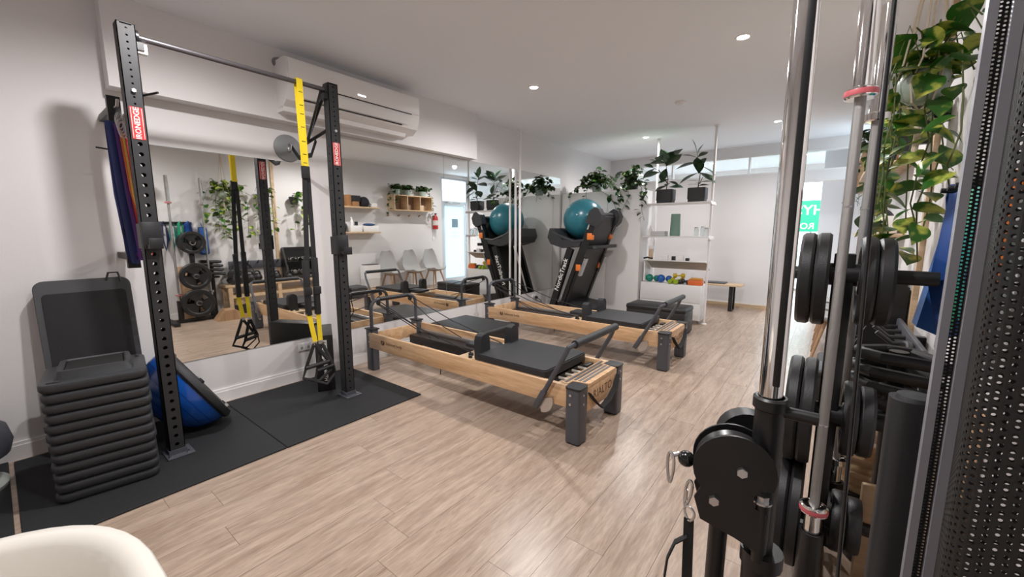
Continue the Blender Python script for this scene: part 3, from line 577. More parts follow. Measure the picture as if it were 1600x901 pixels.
    part('long_rope', G().tube([(0.06, 0.15, 0.69), (0.7, 0.14, 0.50), (1.33, 0.155, 0.39)], 0.005, n=6).tube([(0.06, Wd-0.15, 0.69), (0.7, Wd-0.14, 0.50), (1.33, Wd-0.155, 0.39)], 0.005, n=6), BWEB, t)
    part('short_rope', G().tube([(0.06, 0.15, 0.645), (0.30, 0.30, 0.47), (0.55, 0.40, 0.33)], 0.005, n=6).tube([(0.06, 0.17, 0.645), (0.34, 0.36, 0.44), (0.6, 0.46, 0.32)], 0.005, n=6).tube([(0.06, Wd-0.15, 0.645), (0.35, Wd-0.13, 0.48), (0.8, Wd-0.12, 0.34)], 0.005, n=6), BWEB, t)
    part('rope_box', G().box(0.12, 1.20, Wd-0.22, Wd-0.09, 0.20, 0.285, 0.004), BPL, t)
    part('pull_cord', G().tube([(1.1, 0.03, 0.24), (1.1, 0.022, 0.19)], 0.004, n=6), BPL, t)
    return t
R1 = make_reformer('nearer maple pilates reformer with charcoal legs on the oak floor', (0.215, 2.185, 0))
R2 = copy_tree(R1); R2.location = (0.215, 3.965, 0); R2['label'] = 'further maple pilates reformer in front of the treadmill'

# padded boxes
def padbox(label, loc, sx, sy, sz, m=VIN):
    t = thing('padded_box', label, 'padded box', loc, 0)
    part('body', G().box(-sx/2, sx/2, -sy/2, sy/2, 0.0, sz-0.05, 0.03), m, t)
    part('cushion', G().box(-sx/2-0.004, sx/2+0.004, -sy/2-0.004, sy/2+0.004, sz-0.075, sz, 0.03, seg=3), m, t)
    return t
padbox('black upholstered sitting box between the two reformers', (0.62, 3.33, 0), 0.80, 0.60, 0.33)
padbox('black upholstered long box behind the further reformer', (1.99, 5.66, 0), 0.80, 0.42, 0.37)

# ================================================================ TREADMILL
t = thing('treadmill', 'black folded treadmill with orange tabs leaning upright by the white cupboard', 'treadmill', (0, 0, 0))
NY, FY = 5.32, 6.02
def along(p0, p1, wd, y0, y1, g=None):
    p0 = Vector((p0[0], 0, p0[1])); p1 = Vector((p1[0], 0, p1[1])); d = (p1-p0).normalized(); n = Vector((d.z, 0, -d.x))
    q = [p0-n*wd/2, p0+n*wd/2, p1+n*wd/2, p1-n*wd/2]
    return (g or G()).prism([(v.x, v.z) for v in q], 'y', y0, y1)
part('base_frame', G().box(0.25, 1.15, NY-0.02, NY+0.05, 0.02, 0.09, 0.01).box(0.25, 1.15, FY-0.05, FY+0.02, 0.02, 0.09, 0.01).box(0.25, 0.35, NY, FY, 0.02, 0.09), BPL, t)
part('motor_hood', G().prism([(0.38, 0.09), (0.98, 0.09), (1.0, 0.2), (0.92, 0.27), (0.6, 0.31), (0.42, 0.24)], 'y', NY+0.05, FY-0.05), BPL, t)
for y0, y1 in ((NY-0.02, NY+0.04), (FY-0.04, FY+0.02)):
    u = part('upright', along((0.40, 0.08), (0.75, 1.12), 0.10, y0, y1), BLK, t)
    if y0 < 5.5:
        dv = Vector((0.35, 0, 1.04)).normalized()
        part('lettering', G().text('NordicTrack', 0.10, frame_M((0.61, y0-0.002, 0.72), dv, (-dv.z, 0, dv.x)), 0.001, bold=0.001), WTXT, u)
    part('brace', along((0.60, 0.15), (0.83, 0.80), 0.035, y0, y1), BLK, t)
dk = part('deck', along((0.60, 0.16), (1.14, 1.60), 0.09, NY+0.06, FY-0.06), BPL, t)
part('running_belt', along((0.555, 0.20), (1.075, 1.58), 0.006, NY+0.10, FY-0.10), mat('running_belt_rubber', (0.02, 0.02, 0.02), 0.7), dk)
for y0, y1 in ((NY, NY+0.07), (FY-0.07, FY)):
    part('side_rail', along((0.60, 0.16), (1.14, 1.60), 0.12, y0, y1), BLK, dk)
    part('rail_strip', along((0.655, 0.30), (0.72, 0.48), 0.022, y0-0.003, y1+0.003).prism([(1.035, 1.40), (1.075, 1.52), (1.055, 1.52), (1.015, 1.40)], 'y', y0-0.003, y1+0.003), mat('silver_rail_strip', (0.5, 0.5, 0.5), 0.4), dk)
    part('end_cap', G().prism([(1.0, 1.50), (1.06, 1.66), (1.14, 1.71), (1.20, 1.69), (1.25, 1.60), (1.22, 1.50), (1.15, 1.44)], 'y', y0-0.03, y1+0.03), DKP, dk)
    for z in (0.84, 1.30):
        x = 0.60+(z-0.16)*0.375
        part('orange_tab', G().box(x-0.01, x+0.072, y0-0.006, y1+0.006, z-0.05, z+0.05, 0.012), mat('orange_plastic', (0.80, 0.20, 0.03), 0.4), dk)
    part('strut', along((0.9, 0.72), (1.0, 0.98), 0.03, y0-0.005, y1+0.005), STEEL, dk)
part('rear_roller', G().cyl((1.12, NY, 1.60), (1.12, FY, 1.60), 0.05), BPL, dk)
part('fold_bar', G().box(1.04, 1.13, NY-0.02, FY+0.10, 1.12, 1.17, 0.006), BLK, t)
con = part('console', G().prism([(0.34, 1.28), (0.40, 1.18), (0.62, 1.12), (0.90, 1.16), (0.92, 1.22), (0.60, 1.25), (0.44, 1.42), (0.38, 1.42)], 'y', NY+0.0, FY-0.0), DKP, t)
part('screen', G().prism([(0.45, 1.414), (0.60, 1.262), (0.612, 1.27), (0.46, 1.424)], 'y', NY+0.2, FY-0.2), mat('dark_screen', (0.01, 0.01, 0.012), 0.1), con)
for k in range(3): part('cup_holder', G().lathe([(0.045, 0), (0.045, 0.012), (0.036, 0.012), (0.034, 0.0)], loc=(0.72, NY+0.12+k*0.2, 1.245)), BPL, con)
part('stop_key', G().box(0.86, 0.90, NY+0.16, NY+0.22, 1.225, 1.25, 0.004), RED, con)
for y in (NY+0.02, FY-0.02): part('handrail', G().tube([(0.42, y, 1.36), (0.55, y, 1.30), (0.80, y, 1.22), (0.97, y, 1.24)], 0.026), DKP, con)
t = solo('exercise_ball', 'large teal exercise ball resting between the treadmill console and its folded deck', 'exercise ball', G().sphere((0, 0, 0), 0.308, n=48, m=28), TEAL, (0.765, 5.68, 1.557))
part('valve', G().cyl((0.05, -0.295, 0.06), (0.051, -0.309, 0.061), 0.01, n=8), WHITE, t)

# ================================================================ CUPBOARD
t = thing('tall_cupboard', 'tall white two door cupboard beside the treadmill', 'cupboard', (0.02, 6.27, 0))
part('carcass', G().box(0, 1.42, 0.02, 0.48, 0, 2.02), WLAM, t)
for a, b in ((0.16, 0.855), (0.86, 1.42)):
    dd = part('door', G().box(a, b, 0, 0.018, 0.03, 2.01, 0.002), WLAM, t)
part('door', G().box(0.0, 0.155, 0, 0.018, 0.03, 2.01, 0.002), WLAM, t)

# ================================================================ LEAVES / PLANTS
def leaf_mesh(name, L, Wd, m, heart=True, fold=0.18, droop=0.3):
    n = 9
    prof = [0.0, 0.36, 0.47, 0.50, 0.48, 0.42, 0.33, 0.21, 0.09, 0.0] if heart else [0.0, 0.17, 0.31, 0.41, 0.46, 0.46, 0.40, 0.28, 0.14, 0.0]
    vs = []; fs = []
    for i in range(n+1):
        u = (i/n)**0.9; hw = prof[i]*Wd; x = u*L; z = -droop*L*u*u
        back = -0.13*L if (heart and i == 1) else (-0.05*L if heart and i == 2 else 0)
        vs += [(x+back*0.6, -hw, z+fold*hw), (x, 0, z), (x+back*0.6, hw, z+fold*hw)]
    for i in range(n): fs += [(3*i, 3*i+1, 3*i+4, 3*i+3), (3*i+1, 3*i+2, 3*i+5, 3*i+4)]
    me = bpy.data.meshes.new(name); me.from_pydata(vs, [], fs); me.materials.append(m); me.shade_smooth(); return me
def leaf_rot(d, roll=0.0):
    d = Vector(d).normalized(); q = d.to_track_quat('X', 'Z'); from mathutils import Quaternion
    return (q @ Quaternion((1, 0, 0), roll)).to_euler()
LV = [leaf_mesh('leaf', L, L*0.82, LEAFV) for L in (0.08, 0.10, 0.122)]
LVD = [leaf_mesh('leaf', L, L*0.8, LEAFD) for L in (0.08, 0.10)]
LR = [leaf_mesh('leaf', L, L*0.56, LEAFR, heart=False, droop=0.15) for L in (0.17, 0.24, 0.31)]
def vine(parent, pts, meshes, step, leaf_list, stem_g, jitter=0.03):
    pts = [Vector(p) for p in pts]; stem_g.tube(pts, 0.003, n=5)
    for a, b in zip(pts, pts[1:]):
        k = max(1, int((b-a).length/step))
        for i in range(k):
            p = a.lerp(b, (i+random.random()*0.6)/k)
            an = random.uniform(0, 2*PI); d = Vector((math.cos(an), math.sin(an), random.uniform(-0.9, 0.25)))
            leaf_list.append((p+Vector((random.uniform(-jitter, jitter), random.uniform(-jitter, jitter), 0)), d, random.choice(meshes)))
def place_leaves(parent, lst, xmax=None, ymax=None):
    for p, d, me in lst:
        if xmax is not None and p.x+parent.location.x > xmax-0.05: d = Vector((-abs(d.x)-0.2, d.y, d.z)); p = Vector((min(p.x, xmax-parent.location.x-0.02), p.y, p.z))
        part('leaf', me, None, parent, loc=p, rot=leaf_rot(d, random.uniform(-0.6, 0.6)))
def join_leaves(parent, lst, m):
    g = G()
    for p, d, me in lst:
        M_ = Matrix.Translation(p) @ leaf_rot(d, random.uniform(-0.6, 0.6)).to_matrix().to_4x4()
        g.add([v.co.copy() for v in me.vertices], [tuple(q.vertices) for q in me.polygons], M_)
    o = bpy.data.objects.new('foliage', bpy.data.meshes.new('foliage')); C.objects.link(o); o.parent = parent
    o.data.from_pydata(g.v, [], g.f); o.data.materials.append(m); o.data.shade_smooth(); o['kind'] = 'stuff'
random.seed(11)
# pothos on the cupboard
def cup_pothos(x, y, label, spread, nballs, trails, potm=POTG):
    t = thing('trailing_plant', label, 'plant', (x, y, 2.02), group='trailing plants on the cupboard')
    part('pot', G().lathe([(0.0005, 0), (0.075, 0), (0.10, 0.14), (0.105, 0.15), (0.095, 0.15), (0.09, 0.13), (0.0005, 0.13)]), potm, t); sg = G(); lst = []
    for k in range(nballs):
        a = random.uniform(0, 2*PI); r = random.uniform(0.05, spread); h = random.uniform(0.14, 0.44)*(1-0.3*r/spread)
        vine(t, [(0, 0, 0.13), (r*math.cos(a)*0.5, r*math.sin(a)*0.4, h), (r*math.cos(a), r*math.sin(a)*0.45-0.03, h*0.75)], LVD, 0.05, lst, sg)
    for tr in trails: vine(t, [(0, 0, 0.13)]+tr, LVD, 0.055, lst, sg)
    part('stems', sg, STEM, t); join_leaves(t, lst, LEAFD)
cup_pothos(0.60, 6.45, 'bushy trailing pothos at the left end of the cupboard top', 0.42, 44, [[(-0.2, -0.19, 0.12), (-0.38, -0.21, 0.02), (-0.42, -0.22, -0.10)], [(0.1, -0.2, 0.05), (0.22, -0.22, -0.02), (0.38, -0.22, -0.15), (0.45, -0.22, -0.30)], [(0.2, -0.15, 0.14), (0.42, -0.2, 0.06), (0.52, -0.22, 0.0), (0.5, -0.22, -0.2)], [(-0.05, -0.2, 0.1), (-0.1, -0.22, -0.03), (-0.08, -0.22, -0.12)]])
cup_pothos(1.22, 6.45, 'trailing pothos in a dark pot spilling over the right end of the cupboard', 0.34, 34, [[(0.1, -0.15, 0.12), (0.23, -0.22, 0.02), (0.235, -0.23, -0.2), (0.26, -0.24, -0.36), (0.3, -0.24, -0.48)], [(-0.1, -0.2, 0.08), (-0.16, -0.22, -0.08), (-0.12, -0.22, -0.26)], [(0.0, -0.2, 0.05), (0.03, -0.22, -0.12), (-0.06, -0.22, -0.30), (-0.22, -0.22, -0.33)], [(0.2, -0.1, 0.16), (0.28, -0.2, 0.10), (0.30, -0.24, -0.08), (0.26, -0.25, -0.22)]], POT)

# rubber plants
def rubber_plant(x, y, z, label, branches, leaves):
    t = thing('rubber_plant', label, 'plant', (x, y, z), group=None)
    p = part('pot', G().prism(rrect(-0.115, 0.115, -0.10, 0.10, 0.03, 3), 'z', 0.0, 0.17).prism(rrect(-0.122, 0.122, -0.107, 0.107, 0.03, 3), 'z', 0.04, 0.20), POT, t)
    part('soil', G().prism(rrect(-0.11, 0.11, -0.095, 0.095, 0.03, 3), 'z', 0.2, 0.203), SOIL, p)
    sg = G()
    for b in branches: sg.tube(b, 0.008, n=6, r2=0.004)
    part('stem', sg, BARK, t)
    for q, d, k in leaves: part('leaf', LR[k], None, t, loc=q, rot=leaf_rot(d, random.uniform(-0.5, 0.5)))
random.seed(5)
def spray(base, n, zr, kk, el=(-0.2, 0.9), a0=0.0):
    out = []
    for i in range(n):
        a = a0+i*2.4; out.append(((base[0], base[1], base[2]+i*zr/n), (math.cos(a), math.sin(a)*0.7-0.3, random.uniform(*el)), random.choice(kk)))
    return out
rubber_plant(1.745, 6.47, 1.80, 'rubber plant in a black pot at the left of the top white shelf', [[(0, 0, 0.2), (0.02, 0, 0.35), (-0.03, 0, 0.62)], [(0.01, 0, 0.3), (-0.12, -0.02, 0.50), (-0.2, -0.04, 0.54)]],
    spray((-0.03, 0, 0.55), 9, 0.12, (1, 1, 2), (0.1, 1.1))+[((-0.02, 0, 0.52), (-0.1, -0.6, -0.9), 1)]+spray((0.03, 0, 0.24), 5, 0.14, (0, 0, 1), (-0.3, 0.3))+[((-0.18, -0.03, 0.53), (-1, 0, -0.6), 1), ((-0.1, -0.03, 0.47), (-1, -0.3, -0.2), 1), ((-0.2, -0.03, 0.54), (-0.5, -0.5, 0.3), 0)])
rubber_plant(2.20, 6.47, 1.80, 'taller rubber plant in a black pot at the right of the top white shelf', [[(0, 0, 0.2), (0.02, 0, 0.4), (-0.04, 0, 0.68)], [(0.02, 0, 0.26), (0.06, 0, 0.36)]],
    [((-0.02, 0, 0.56), (-1, -0.2, -0.1), 2), ((0.0, 0, 0.52), (1, -0.3, -0.5), 2), ((0, 0, 0.42), (-0.8, -0.5, -0.4), 2), ((0.01, 0, 0.42), (1, -0.4, -0.55), 2), ((0, 0, 0.4), (0.1, -0.7, 0.8), 2), ((-0.03, 0, 0.63), (-0.9, -0.2, 0.35), 1), ((-0.03, 0, 0.64), (0.9, -0.3, 0.4), 0), ((-0.04, 0, 0.68), (-0.2, -0.1, 1), 1), ((-0.04, 0, 0.67), (0.4, -0.2, 0.9), 0), ((0.0, 0, 0.6), (0.4, -0.8, -0.2), 1)]+spray((0.01, 0, 0.23), 5, 0.08, (0, 0), (0.0, 0.4)))

# ================================================================ SHELVING UNIT
t = thing('pole_shelf', 'white pole mounted shelving unit with three shelves beside the cupboard', 'shelving unit', (0, 0, 0))
for x, y in ((1.49, 6.80), (2.41, 6.43), (2.41, 6.68)):
    if (x, y) == (2.41, 6.68): continue
    pp = part('pole', G().cyl((x, y, 0.015), (x, y, CEIL-0.005), 0.017), WHITE, t); part('pole_foot', G().lathe([(0.04, 0.0), (0.04, 0.01), (0.02, 0.02)], loc=(x, y, 0)), WHITE, pp); part('pole_cap', G().lathe([(0.02, CEIL-0.02), (0.035, CEIL-0.01), (0.035, CEIL-0.001)], loc=(x, y, 0)), WHITE, pp)
for z in (1.775, 1.28): part('shelf', G().box(1.46, 2.42, 6.33, 6.63, z, z+0.022, 0.002), WLAM, t); part('bracket', G().box(2.395, 2.43, 6.33, 6.63, z-0.022, z-0.001).box(1.45, 1.465, 6.33, 6.63, z-0.022, z-0.001), WHITE, t)
part('tilted_shelf', G().prism([(6.36, 0.935), (6.62, 0.80), (6.62, 0.787), (6.355, 0.922)], 'x', 1.53, 2.40), mat('beige_shelf_back', (0.48, 0.42, 0.36), 0.6), t); part('shelf', G().box(1.50, 2.41, 6.30, 6.37, 0.925, 0.940), WLAM, t)
part('side_panel', G().box(1.50, 1.52, 6.34, 6.63, 0.60, 0.92), WLAM, t)
t = thing('drawer_cabinet', 'low white two drawer cabinet under the white shelves', 'cabinet', (1.47, 6.30, 0.06))
part('carcass', G().box(0, 0.90, 0.015, 0.36, 0, 0.52, 0.003), WLAM, t)
part('drawer', G().box(0.004, 0.896, 0.0, 0.014, 0.26, 0.515, 0.002), WLAM, t); part('drawer', G().box(0.004, 0.896, 0.0, 0.014, 0.004, 0.254, 0.002), WLAM, t)
for x in (0.05, 0.85): part('leg', G().cyl((x, 0.18, -0.06), (x, 0.18, 0.0), 0.02), WLAM, t)
# things on shelves
YS = 6.42; ZT = 0.582
def kb(x, y, z, r, m, label, cat='kettlebell', group=None):
    t = thing('kettlebell', label, cat, (x, y, z), group=group)
    part('bell', G().sphere((0, 0, r*0.94), r, sz=0.94, n=20, m=12), m, t); part('handle', G().tube(arc((0, 0, r*1.6), r*0.75, -0.5, PI+0.5, 12, (1, 0, 0), (0, 0, 1)), r*0.18, n=8), m, t)
    return t
def colr(n, c, r=0.4): return mat(n, c, r)
solo('weight_ball', 'green soft weight ball at the left end of the white cabinet', 'ball', G().sphere((0, 0, 0.06), 0.06), colr('green_ball', (0.01, 0.22, 0.15)), (1.57, YS, ZT))
solo('weight_ball', 'second green soft weight ball just behind the first on the white cabinet', 'ball', G().sphere((0, 0, 0.05), 0.05), colr('green_ball', (0.01, 0.22, 0.15)), (1.66, YS+0.08, ZT))
solo('weight_ball', 'larger blue soft weight ball on the white cabinet', 'ball', G().sphere((0, 0, 0.062), 0.062), colr('blue_ball', (0.02, 0.12, 0.42)), (1.755, YS-0.01, ZT))
solo('weight_ball', 'smaller blue soft weight ball beside the larger blue one on the cabinet', 'ball', G().sphere((0, 0, 0.052), 0.052), colr('blue_ball', (0.02, 0.12, 0.42)), (1.85, YS+0.08, ZT))
def dumbbell(label, loc, rz, r, L, mh, mg, group=None, hexa=True, name='dumbbell', rot=None):
    t = thing(name, label, 'dumbbell', loc, rz, group, rot=rot); n = 6 if hexa else 14
    for s_ in (-1, 1): part('head', G().lathe([(0.0005, -L*0.16), (r*0.85, -L*0.16), (r, -L*0.11), (r, L*0.11), (r*0.85, L*0.16), (0.0005, L*0.16)], n=n, M=frame_M((s_*L*0.36, 0, r), (0, 1, 0), (0, 0, 1))), mh, t)
    part('grip', G().cyl((-L*0.3, 0, r), (L*0.3, 0, r), r*0.33, n=10), mg, t)
    return t
YD = colr('yellow_dumbbell', (0.62, 0.44, 0.02)); LG = colr('lime_dumbbell', (0.35, 0.48, 0.03)); OR = colr('orange_block', (0.75, 0.16, 0.04))
dumbbell('small lime green dumbbell at the front of the white cabinet', (1.93, YS-0.05, ZT), PI/2*0.9, 0.034, 0.15, LG, LG, hexa=False)
dumbbell('second small lime green dumbbell to the right of the first one', (2.01, YS-0.05, ZT), PI/2, 0.034, 0.15, LG, LG, hexa=False)
dumbbell('yellow hand weight lying behind the lime green dumbbells', (1.98, YS+0.07, ZT), 0.2, 0.04, 0.18, YD, YD, hexa=False)
dumbbell('yellow hand weight lying on top of the other yellow weight', (2.0, YS+0.07, ZT+0.08), 0.4, 0.035, 0.16, YD, YD, hexa=False)
dumbbell('black hand weight beside the orange block on the cabinet', (2.11, YS-0.04, ZT), 0.1, 0.036, 0.15, BPL, BPL)
dumbbell('second black hand weight behind the first beside the orange block', (2.12, YS+0.05, ZT), 0.1, 0.04, 0.15, BPL, BPL)
solo('foam_block', 'orange block at the right end of the white cabinet', 'block', G().box(-0.10, 0.10, -0.05, 0.05, 0, 0.075, 0.008), OR, (2.27, YS-0.03, ZT))
solo('foam_block', 'red block lying on the orange block', 'block', G().box(-0.08, 0.08, -0.04, 0.04, 0, 0.03, 0.006), colr('amber_block', (0.70, 0.32, 0.05)), (2.28, YS-0.03, ZT+0.076))
solo('coiled_cord', 'grey coiled cord draped behind the orange block', 'cord', G().tube([(0.07*math.cos(a), 0.04*math.sin(a), 0.03+0.01*math.sin(2*a)) for a in [2*PI*i/20 for i in range(20)]], 0.008, closed=True), colr('grey_cord', (0.3, 0.3, 0.3)), (2.20, YS+0.12, ZT), 0, None)
# middle shelf
solo('foam_roller', 'upright sage green foam roller on the middle white shelf', 'foam roller', G().lathe([(0.02, 0.33), (0.062, 0.33), (0.066, 0.32), (0.075, 0.01), (0.07, 0), (0.0005, 0)], n=28), colr('sage_foam', (0.20, 0.32, 0.26), 0.7), (1.915, 6.45, 1.303))
t = thing('storage_tray', 'low clear plastic tray at the left of the middle white shelf', 'tray', (1.68, 6.45, 1.303))
part('tray_shell', G().box(-0.11, 0.11, -0.07, 0.07, 0, 0.004).box(-0.11, 0.11, -0.07, -0.066, 0, 0.07).box(-0.11, 0.11, 0.066, 0.07, 0, 0.07).box(-0.11, -0.106, -0.07, 0.07, 0, 0.07).box(0.106, 0.11, -0.07, 0.07, 0, 0.07), colr('frosted_tray', (0.6, 0.6, 0.6), 0.3), t)
for k, (dx, h) in enumerate(((-0.05, 0.12), (0.03, 0.13), (0.09, 0.11))):
    t = thing('glass_jar', ['short clear glass jar at the right of the middle shelf', 'tallest clear glass jar at the right of the middle shelf', 'clear glass jar nearest the right pole of the shelf'][k], 'jar', (2.27+dx, 6.45+0.03*(k % 2), 1.303), group='glass jars')
    part('jar_body', G().lathe([(0.0005, 0), (0.03, 0), (0.032, 0.01), (0.032, h*0.8), (0.025, h*0.9), (0.025, h)]), GLASSY, t); part('lid', G().lathe([(0.027, h), (0.027, h+0.012), (0.0005, h+0.014)]), STEEL, t)
solo('paper_tent', 'small white folded card at the left end of the middle shelf', 'card', G().prism([(-0.05, 0), (0.05, 0), (0.0, 0.16)], 'y', -0.03, 0.03), WHITE, (1.55, 6.42, 1.303))
# tilted shelf items
for k, (x, wd, h, m, lab) in enumerate([(1.60, 0.05, 0.16, BIRCH, 'small wooden block standing at the left of the lower shelf'), (1.82, 0.10, 0.07, WHITE, 'small white box on the lower white shelf'), (1.95, 0.05, 0.06, BPL, 'small black box between two white boxes on the lower shelf'), (2.05, 0.09, 0.07, WHITE, 'second small white box right of the small black box'), (2.15, 0.05, 0.04, BPL, 'flat black case right of the second white box')]):
    solo('small_box', lab, 'box', G().box(-wd/2, wd/2, -0.025, 0.025, 0, h, 0.004), m, (x, 6.335, 0.941))
solo('tissue_box', 'tiny white and pink box on top of the wooden block', 'box', G().box(-0.035, 0.035, -0.025, 0.025, 0, 0.05, 0.004), WHITE, (1.60, 6.335, 1.102))
solo('strap_roll', 'black strap draped at the left corner of the lower shelf', 'strap', G().tube([(-0.04, -0.02, 0.015), (0.02, -0.03, 0.03), (0.1, -0.02, 0.015)], 0.013, n=6), BWEB, (1.54, 6.34, 0.941))

# ================================================================ BACK BENCH
t = thing('wooden_bench', 'oak topped bench with black steel legs by the back wall', 'bench', (0, 0, 0))
part('bench_top', G().box(1.75, 2.68, 7.72, 8.04, 0.435, 0.465, 0.003), BIRCH, t)
for x in (1.85, 2.52): part('leg', G().box(x-0.03, x+0.03, 7.75, 7.80, 0.0, 0.435).box(x-0.03, x+0.03, 7.96, 8.01, 0, 0.435).box(x-0.03, x+0.03, 7.80, 7.96, 0, 0.02), BLK, t)
solo('laptop', 'closed grey laptop on the oak bench', 'laptop', G().box(-0.17, 0.17, -0.12, 0.12, 0, 0.02, 0.005), GREYM, (2.25, 7.88, 0.466))

# ================================================================ RIGHT WALL SHELVES (seen in the mirror)
RX = RW-0.03
for z, lab in ((1.85, 'upper oak floating shelf on the right wall holding yoga blocks'), (1.33, 'lower oak floating shelf on the right wall holding white boxes')):
    solo('wall_shelf', lab, 'shelf', G().box(-0.25, 0, 0, 1.25, 0, 0.03, 0.002), BIRCH, (RX, 4.05, z), group='oak floating shelves')
def wbox(name, lab, cat, x0, x1, y0, y1, z0, h, m, bev=0.004):
    solo(name, lab, cat, G().box(-(x1-x0)/2, (x1-x0)/2, -(y1-y0)/2, (y1-y0)/2, 0, h, bev), m, ((x0+x1)/2, (y0+y1)/2, z0))
CORK = colr('cork_brown', (0.38, 0.19, 0.08), 0.8)
t = thing('round_cushion', 'blue round cushion standing on the upper wall shelf', 'cushion', (RX-0.13, 4.30, 1.881)); part('cushion_body', G().lathe([(0.0005, -0.04), (0.13, -0.04), (0.15, -0.02), (0.15, 0.02), (0.13, 0.04), (0.0005, 0.04)], loc=(0, 0, 0), n=28, M=Matrix.Translation((0, 0, 0.15)) @ Matrix.Rotation(PI/2, 4, 'Y')), colr('blue_cushion', (0.04, 0.10, 0.25), 0.8), t)
wbox('yoga_block', 'brown cork block standing upright on the upper wall shelf', 'block', RX-0.2, RX-0.05, 4.56, 4.66, 1.881, 0.23, CORK)
wbox('yoga_block', 'brown cork block lying flat on the upper wall shelf', 'block', RX-0.22, RX-0.05, 4.68, 4.82, 1.881, 0.10, CORK)
wbox('yoga_block', 'black foam block lying on the flat cork block', 'block', RX-0.22, RX-0.05, 4.66, 4.86, 1.982, 0.12, colr('black_foam', (0.02, 0.02, 0.025), 0.8))
solo('sport_bag', 'dark slumped bag on the upper wall shelf', 'bag', G().sphere((0, 0, 0.10), 0.13, sx=0.7, sy=0.95, sz=0.9), colr('black_fabric', (0.016, 0.016, 0.02), 0.8), (RX-0.13, 4.98, 1.878))
wbox('storage_box', 'small white box at the end of the upper wall shelf', 'box', RX-0.2, RX-0.06, 5.13, 5.26, 1.881, 0.085, WHITE)
wbox('storage_box', 'white storage box at the near end of the lower wall shelf', 'box', RX-0.22, RX-0.04, 4.15, 4.36, 1.361, 0.13, WHITE)
wbox('storage_box', 'white storage box in the middle of the lower wall shelf', 'box', RX-0.22, RX-0.04, 4.60, 4.86, 1.361, 0.13, WHITE)
wbox('storage_box', 'white storage box at the far end of the lower wall shelf', 'box', RX-0.22, RX-0.04, 4.92, 5.26, 1.361, 0.12, WHITE)
solo('folded_towel', 'blue and black bundle on the far white storage box', 'towel', G().sphere((0, 0, 0.03), 0.09, sx=0.7, sy=1.6, sz=0.35), colr('blue_bundle', (0.03, 0.07, 0.16), 0.8), (RX-0.13, 5.08, 1.482))
solo('grey_ball', 'dark grey ball on the lower wall shelf', 'ball', G().sphere((0, 0, 0.1), 0.10), DKP, (RX-0.13, 4.47, 1.361))
solo('spray_bottle', 'white spray bottle on the middle white storage box', 'bottle', G().lathe([(0.0005, 0), (0.03, 0), (0.03, 0.10), (0.012, 0.13), (0.012, 0.16), (0.0005, 0.16)]).box(-0.012, 0.03, -0.01, 0.01, 0.15, 0.175), WHITE, (RX-0.13, 4.68, 1.492))
solo('black_tin', 'small black tin on the middle white storage box', 'tin', G().lathe([(0.0005, 0), (0.035, 0), (0.035, 0.08), (0.0005, 0.08)]), BPL, (RX-0.13, 4.78, 1.492))
# cube shelf
t = thing('cube_shelf', 'birch wall shelf with three open cubes under trailing plants', 'shelf', (RW-0.27, 5.68, 1.84))
part('shelf_box', G().box(0, 0.27, 0, 1.10, 0, 0.018).box(0, 0.27, 0, 1.10, 0.332, 0.35).box(0, 0.27, 0, 0.018, 0.018, 0.332).box(0, 0.27, 1.082, 1.10, 0.018, 0.332).box(0, 0.27, 0.356, 0.374, 0.018, 0.332).box(0, 0.27, 0.72, 0.738, 0.018, 0.332), BIRCH, t)
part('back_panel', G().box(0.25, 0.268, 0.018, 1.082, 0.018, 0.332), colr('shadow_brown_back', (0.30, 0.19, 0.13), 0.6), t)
wbox('wood_box', 'small birch box inside the right cube', 'box', RW-0.24, RW-0.1, 6.43, 6.53, 1.86, 0.12, BIRCH)
for k in range(4):
    t = thing('coat_hook', ['first', 'second', 'third', 'fourth'][k]+' small wooden wall hook from the left under the cube shelf in the mirror', 'hook', (RW, 5.66+k*0.30, 1.73)); part('hook_base', G().cyl((0, 0, 0), (-0.01, 0, 0), 0.02), OAKY, t); part('peg', G().cyl((-0.01, 0, 0), (-0.06, 0, 0.015), 0.01, 0.016, n=10), OAKY, t)
random.seed(21)
for k, (y, pots) in enumerate(((5.82, 1), (6.15, 1), (6.58, 0))):
    t = thing('trailing_plant', ['pothos in a sage pot at the left end of the cube shelf in the mirror', 'pothos in a sage pot at the middle of the cube shelf', 'small pothos at the right end of the cube shelf'][k], 'plant', (RW-0.14, y, 2.19))
    part('pot', G().lathe([(0.0005, 0), (0.07, 0), (0.10, 0.12), (0.09, 0.12), (0.085, 0.10), (0.0005, 0.10)]), POTG, t); sg = G(); lst = []
    for q in range(20):
        a = random.uniform(0, 2*PI); r = random.uniform(0.05, 0.22); vine(t, [(0, 0, 0.1), (r*0.5*math.cos(a), r*0.5*math.sin(a), 0.24), (min(r*math.cos(a), 0.05), r*math.sin(a), 0.16)], LVD, 0.05, lst, sg)
    if k == 0: vine(t, [(-0.05, -0.1, 0.1), (-0.1, -0.22, 0.02), (-0.08, -0.26, -0.25), (-0.08, -0.28, -0.5)], LVD, 0.06, lst, sg); vine(t, [(-0.15, -0.05, 0.1), (-0.18, -0.1, -0.3)], LVD, 0.06, lst, sg)
    if k == 2: vine(t, [(-0.05, 0.1, 0.1), (-0.1, 0.24, 0.0), (-0.08, 0.26, -0.3), (-0.08, 0.27, -0.5)], LVD, 0.06, lst, sg)
    part('stems', sg, STEM, t); join_leaves(t, lst, LEAFD)
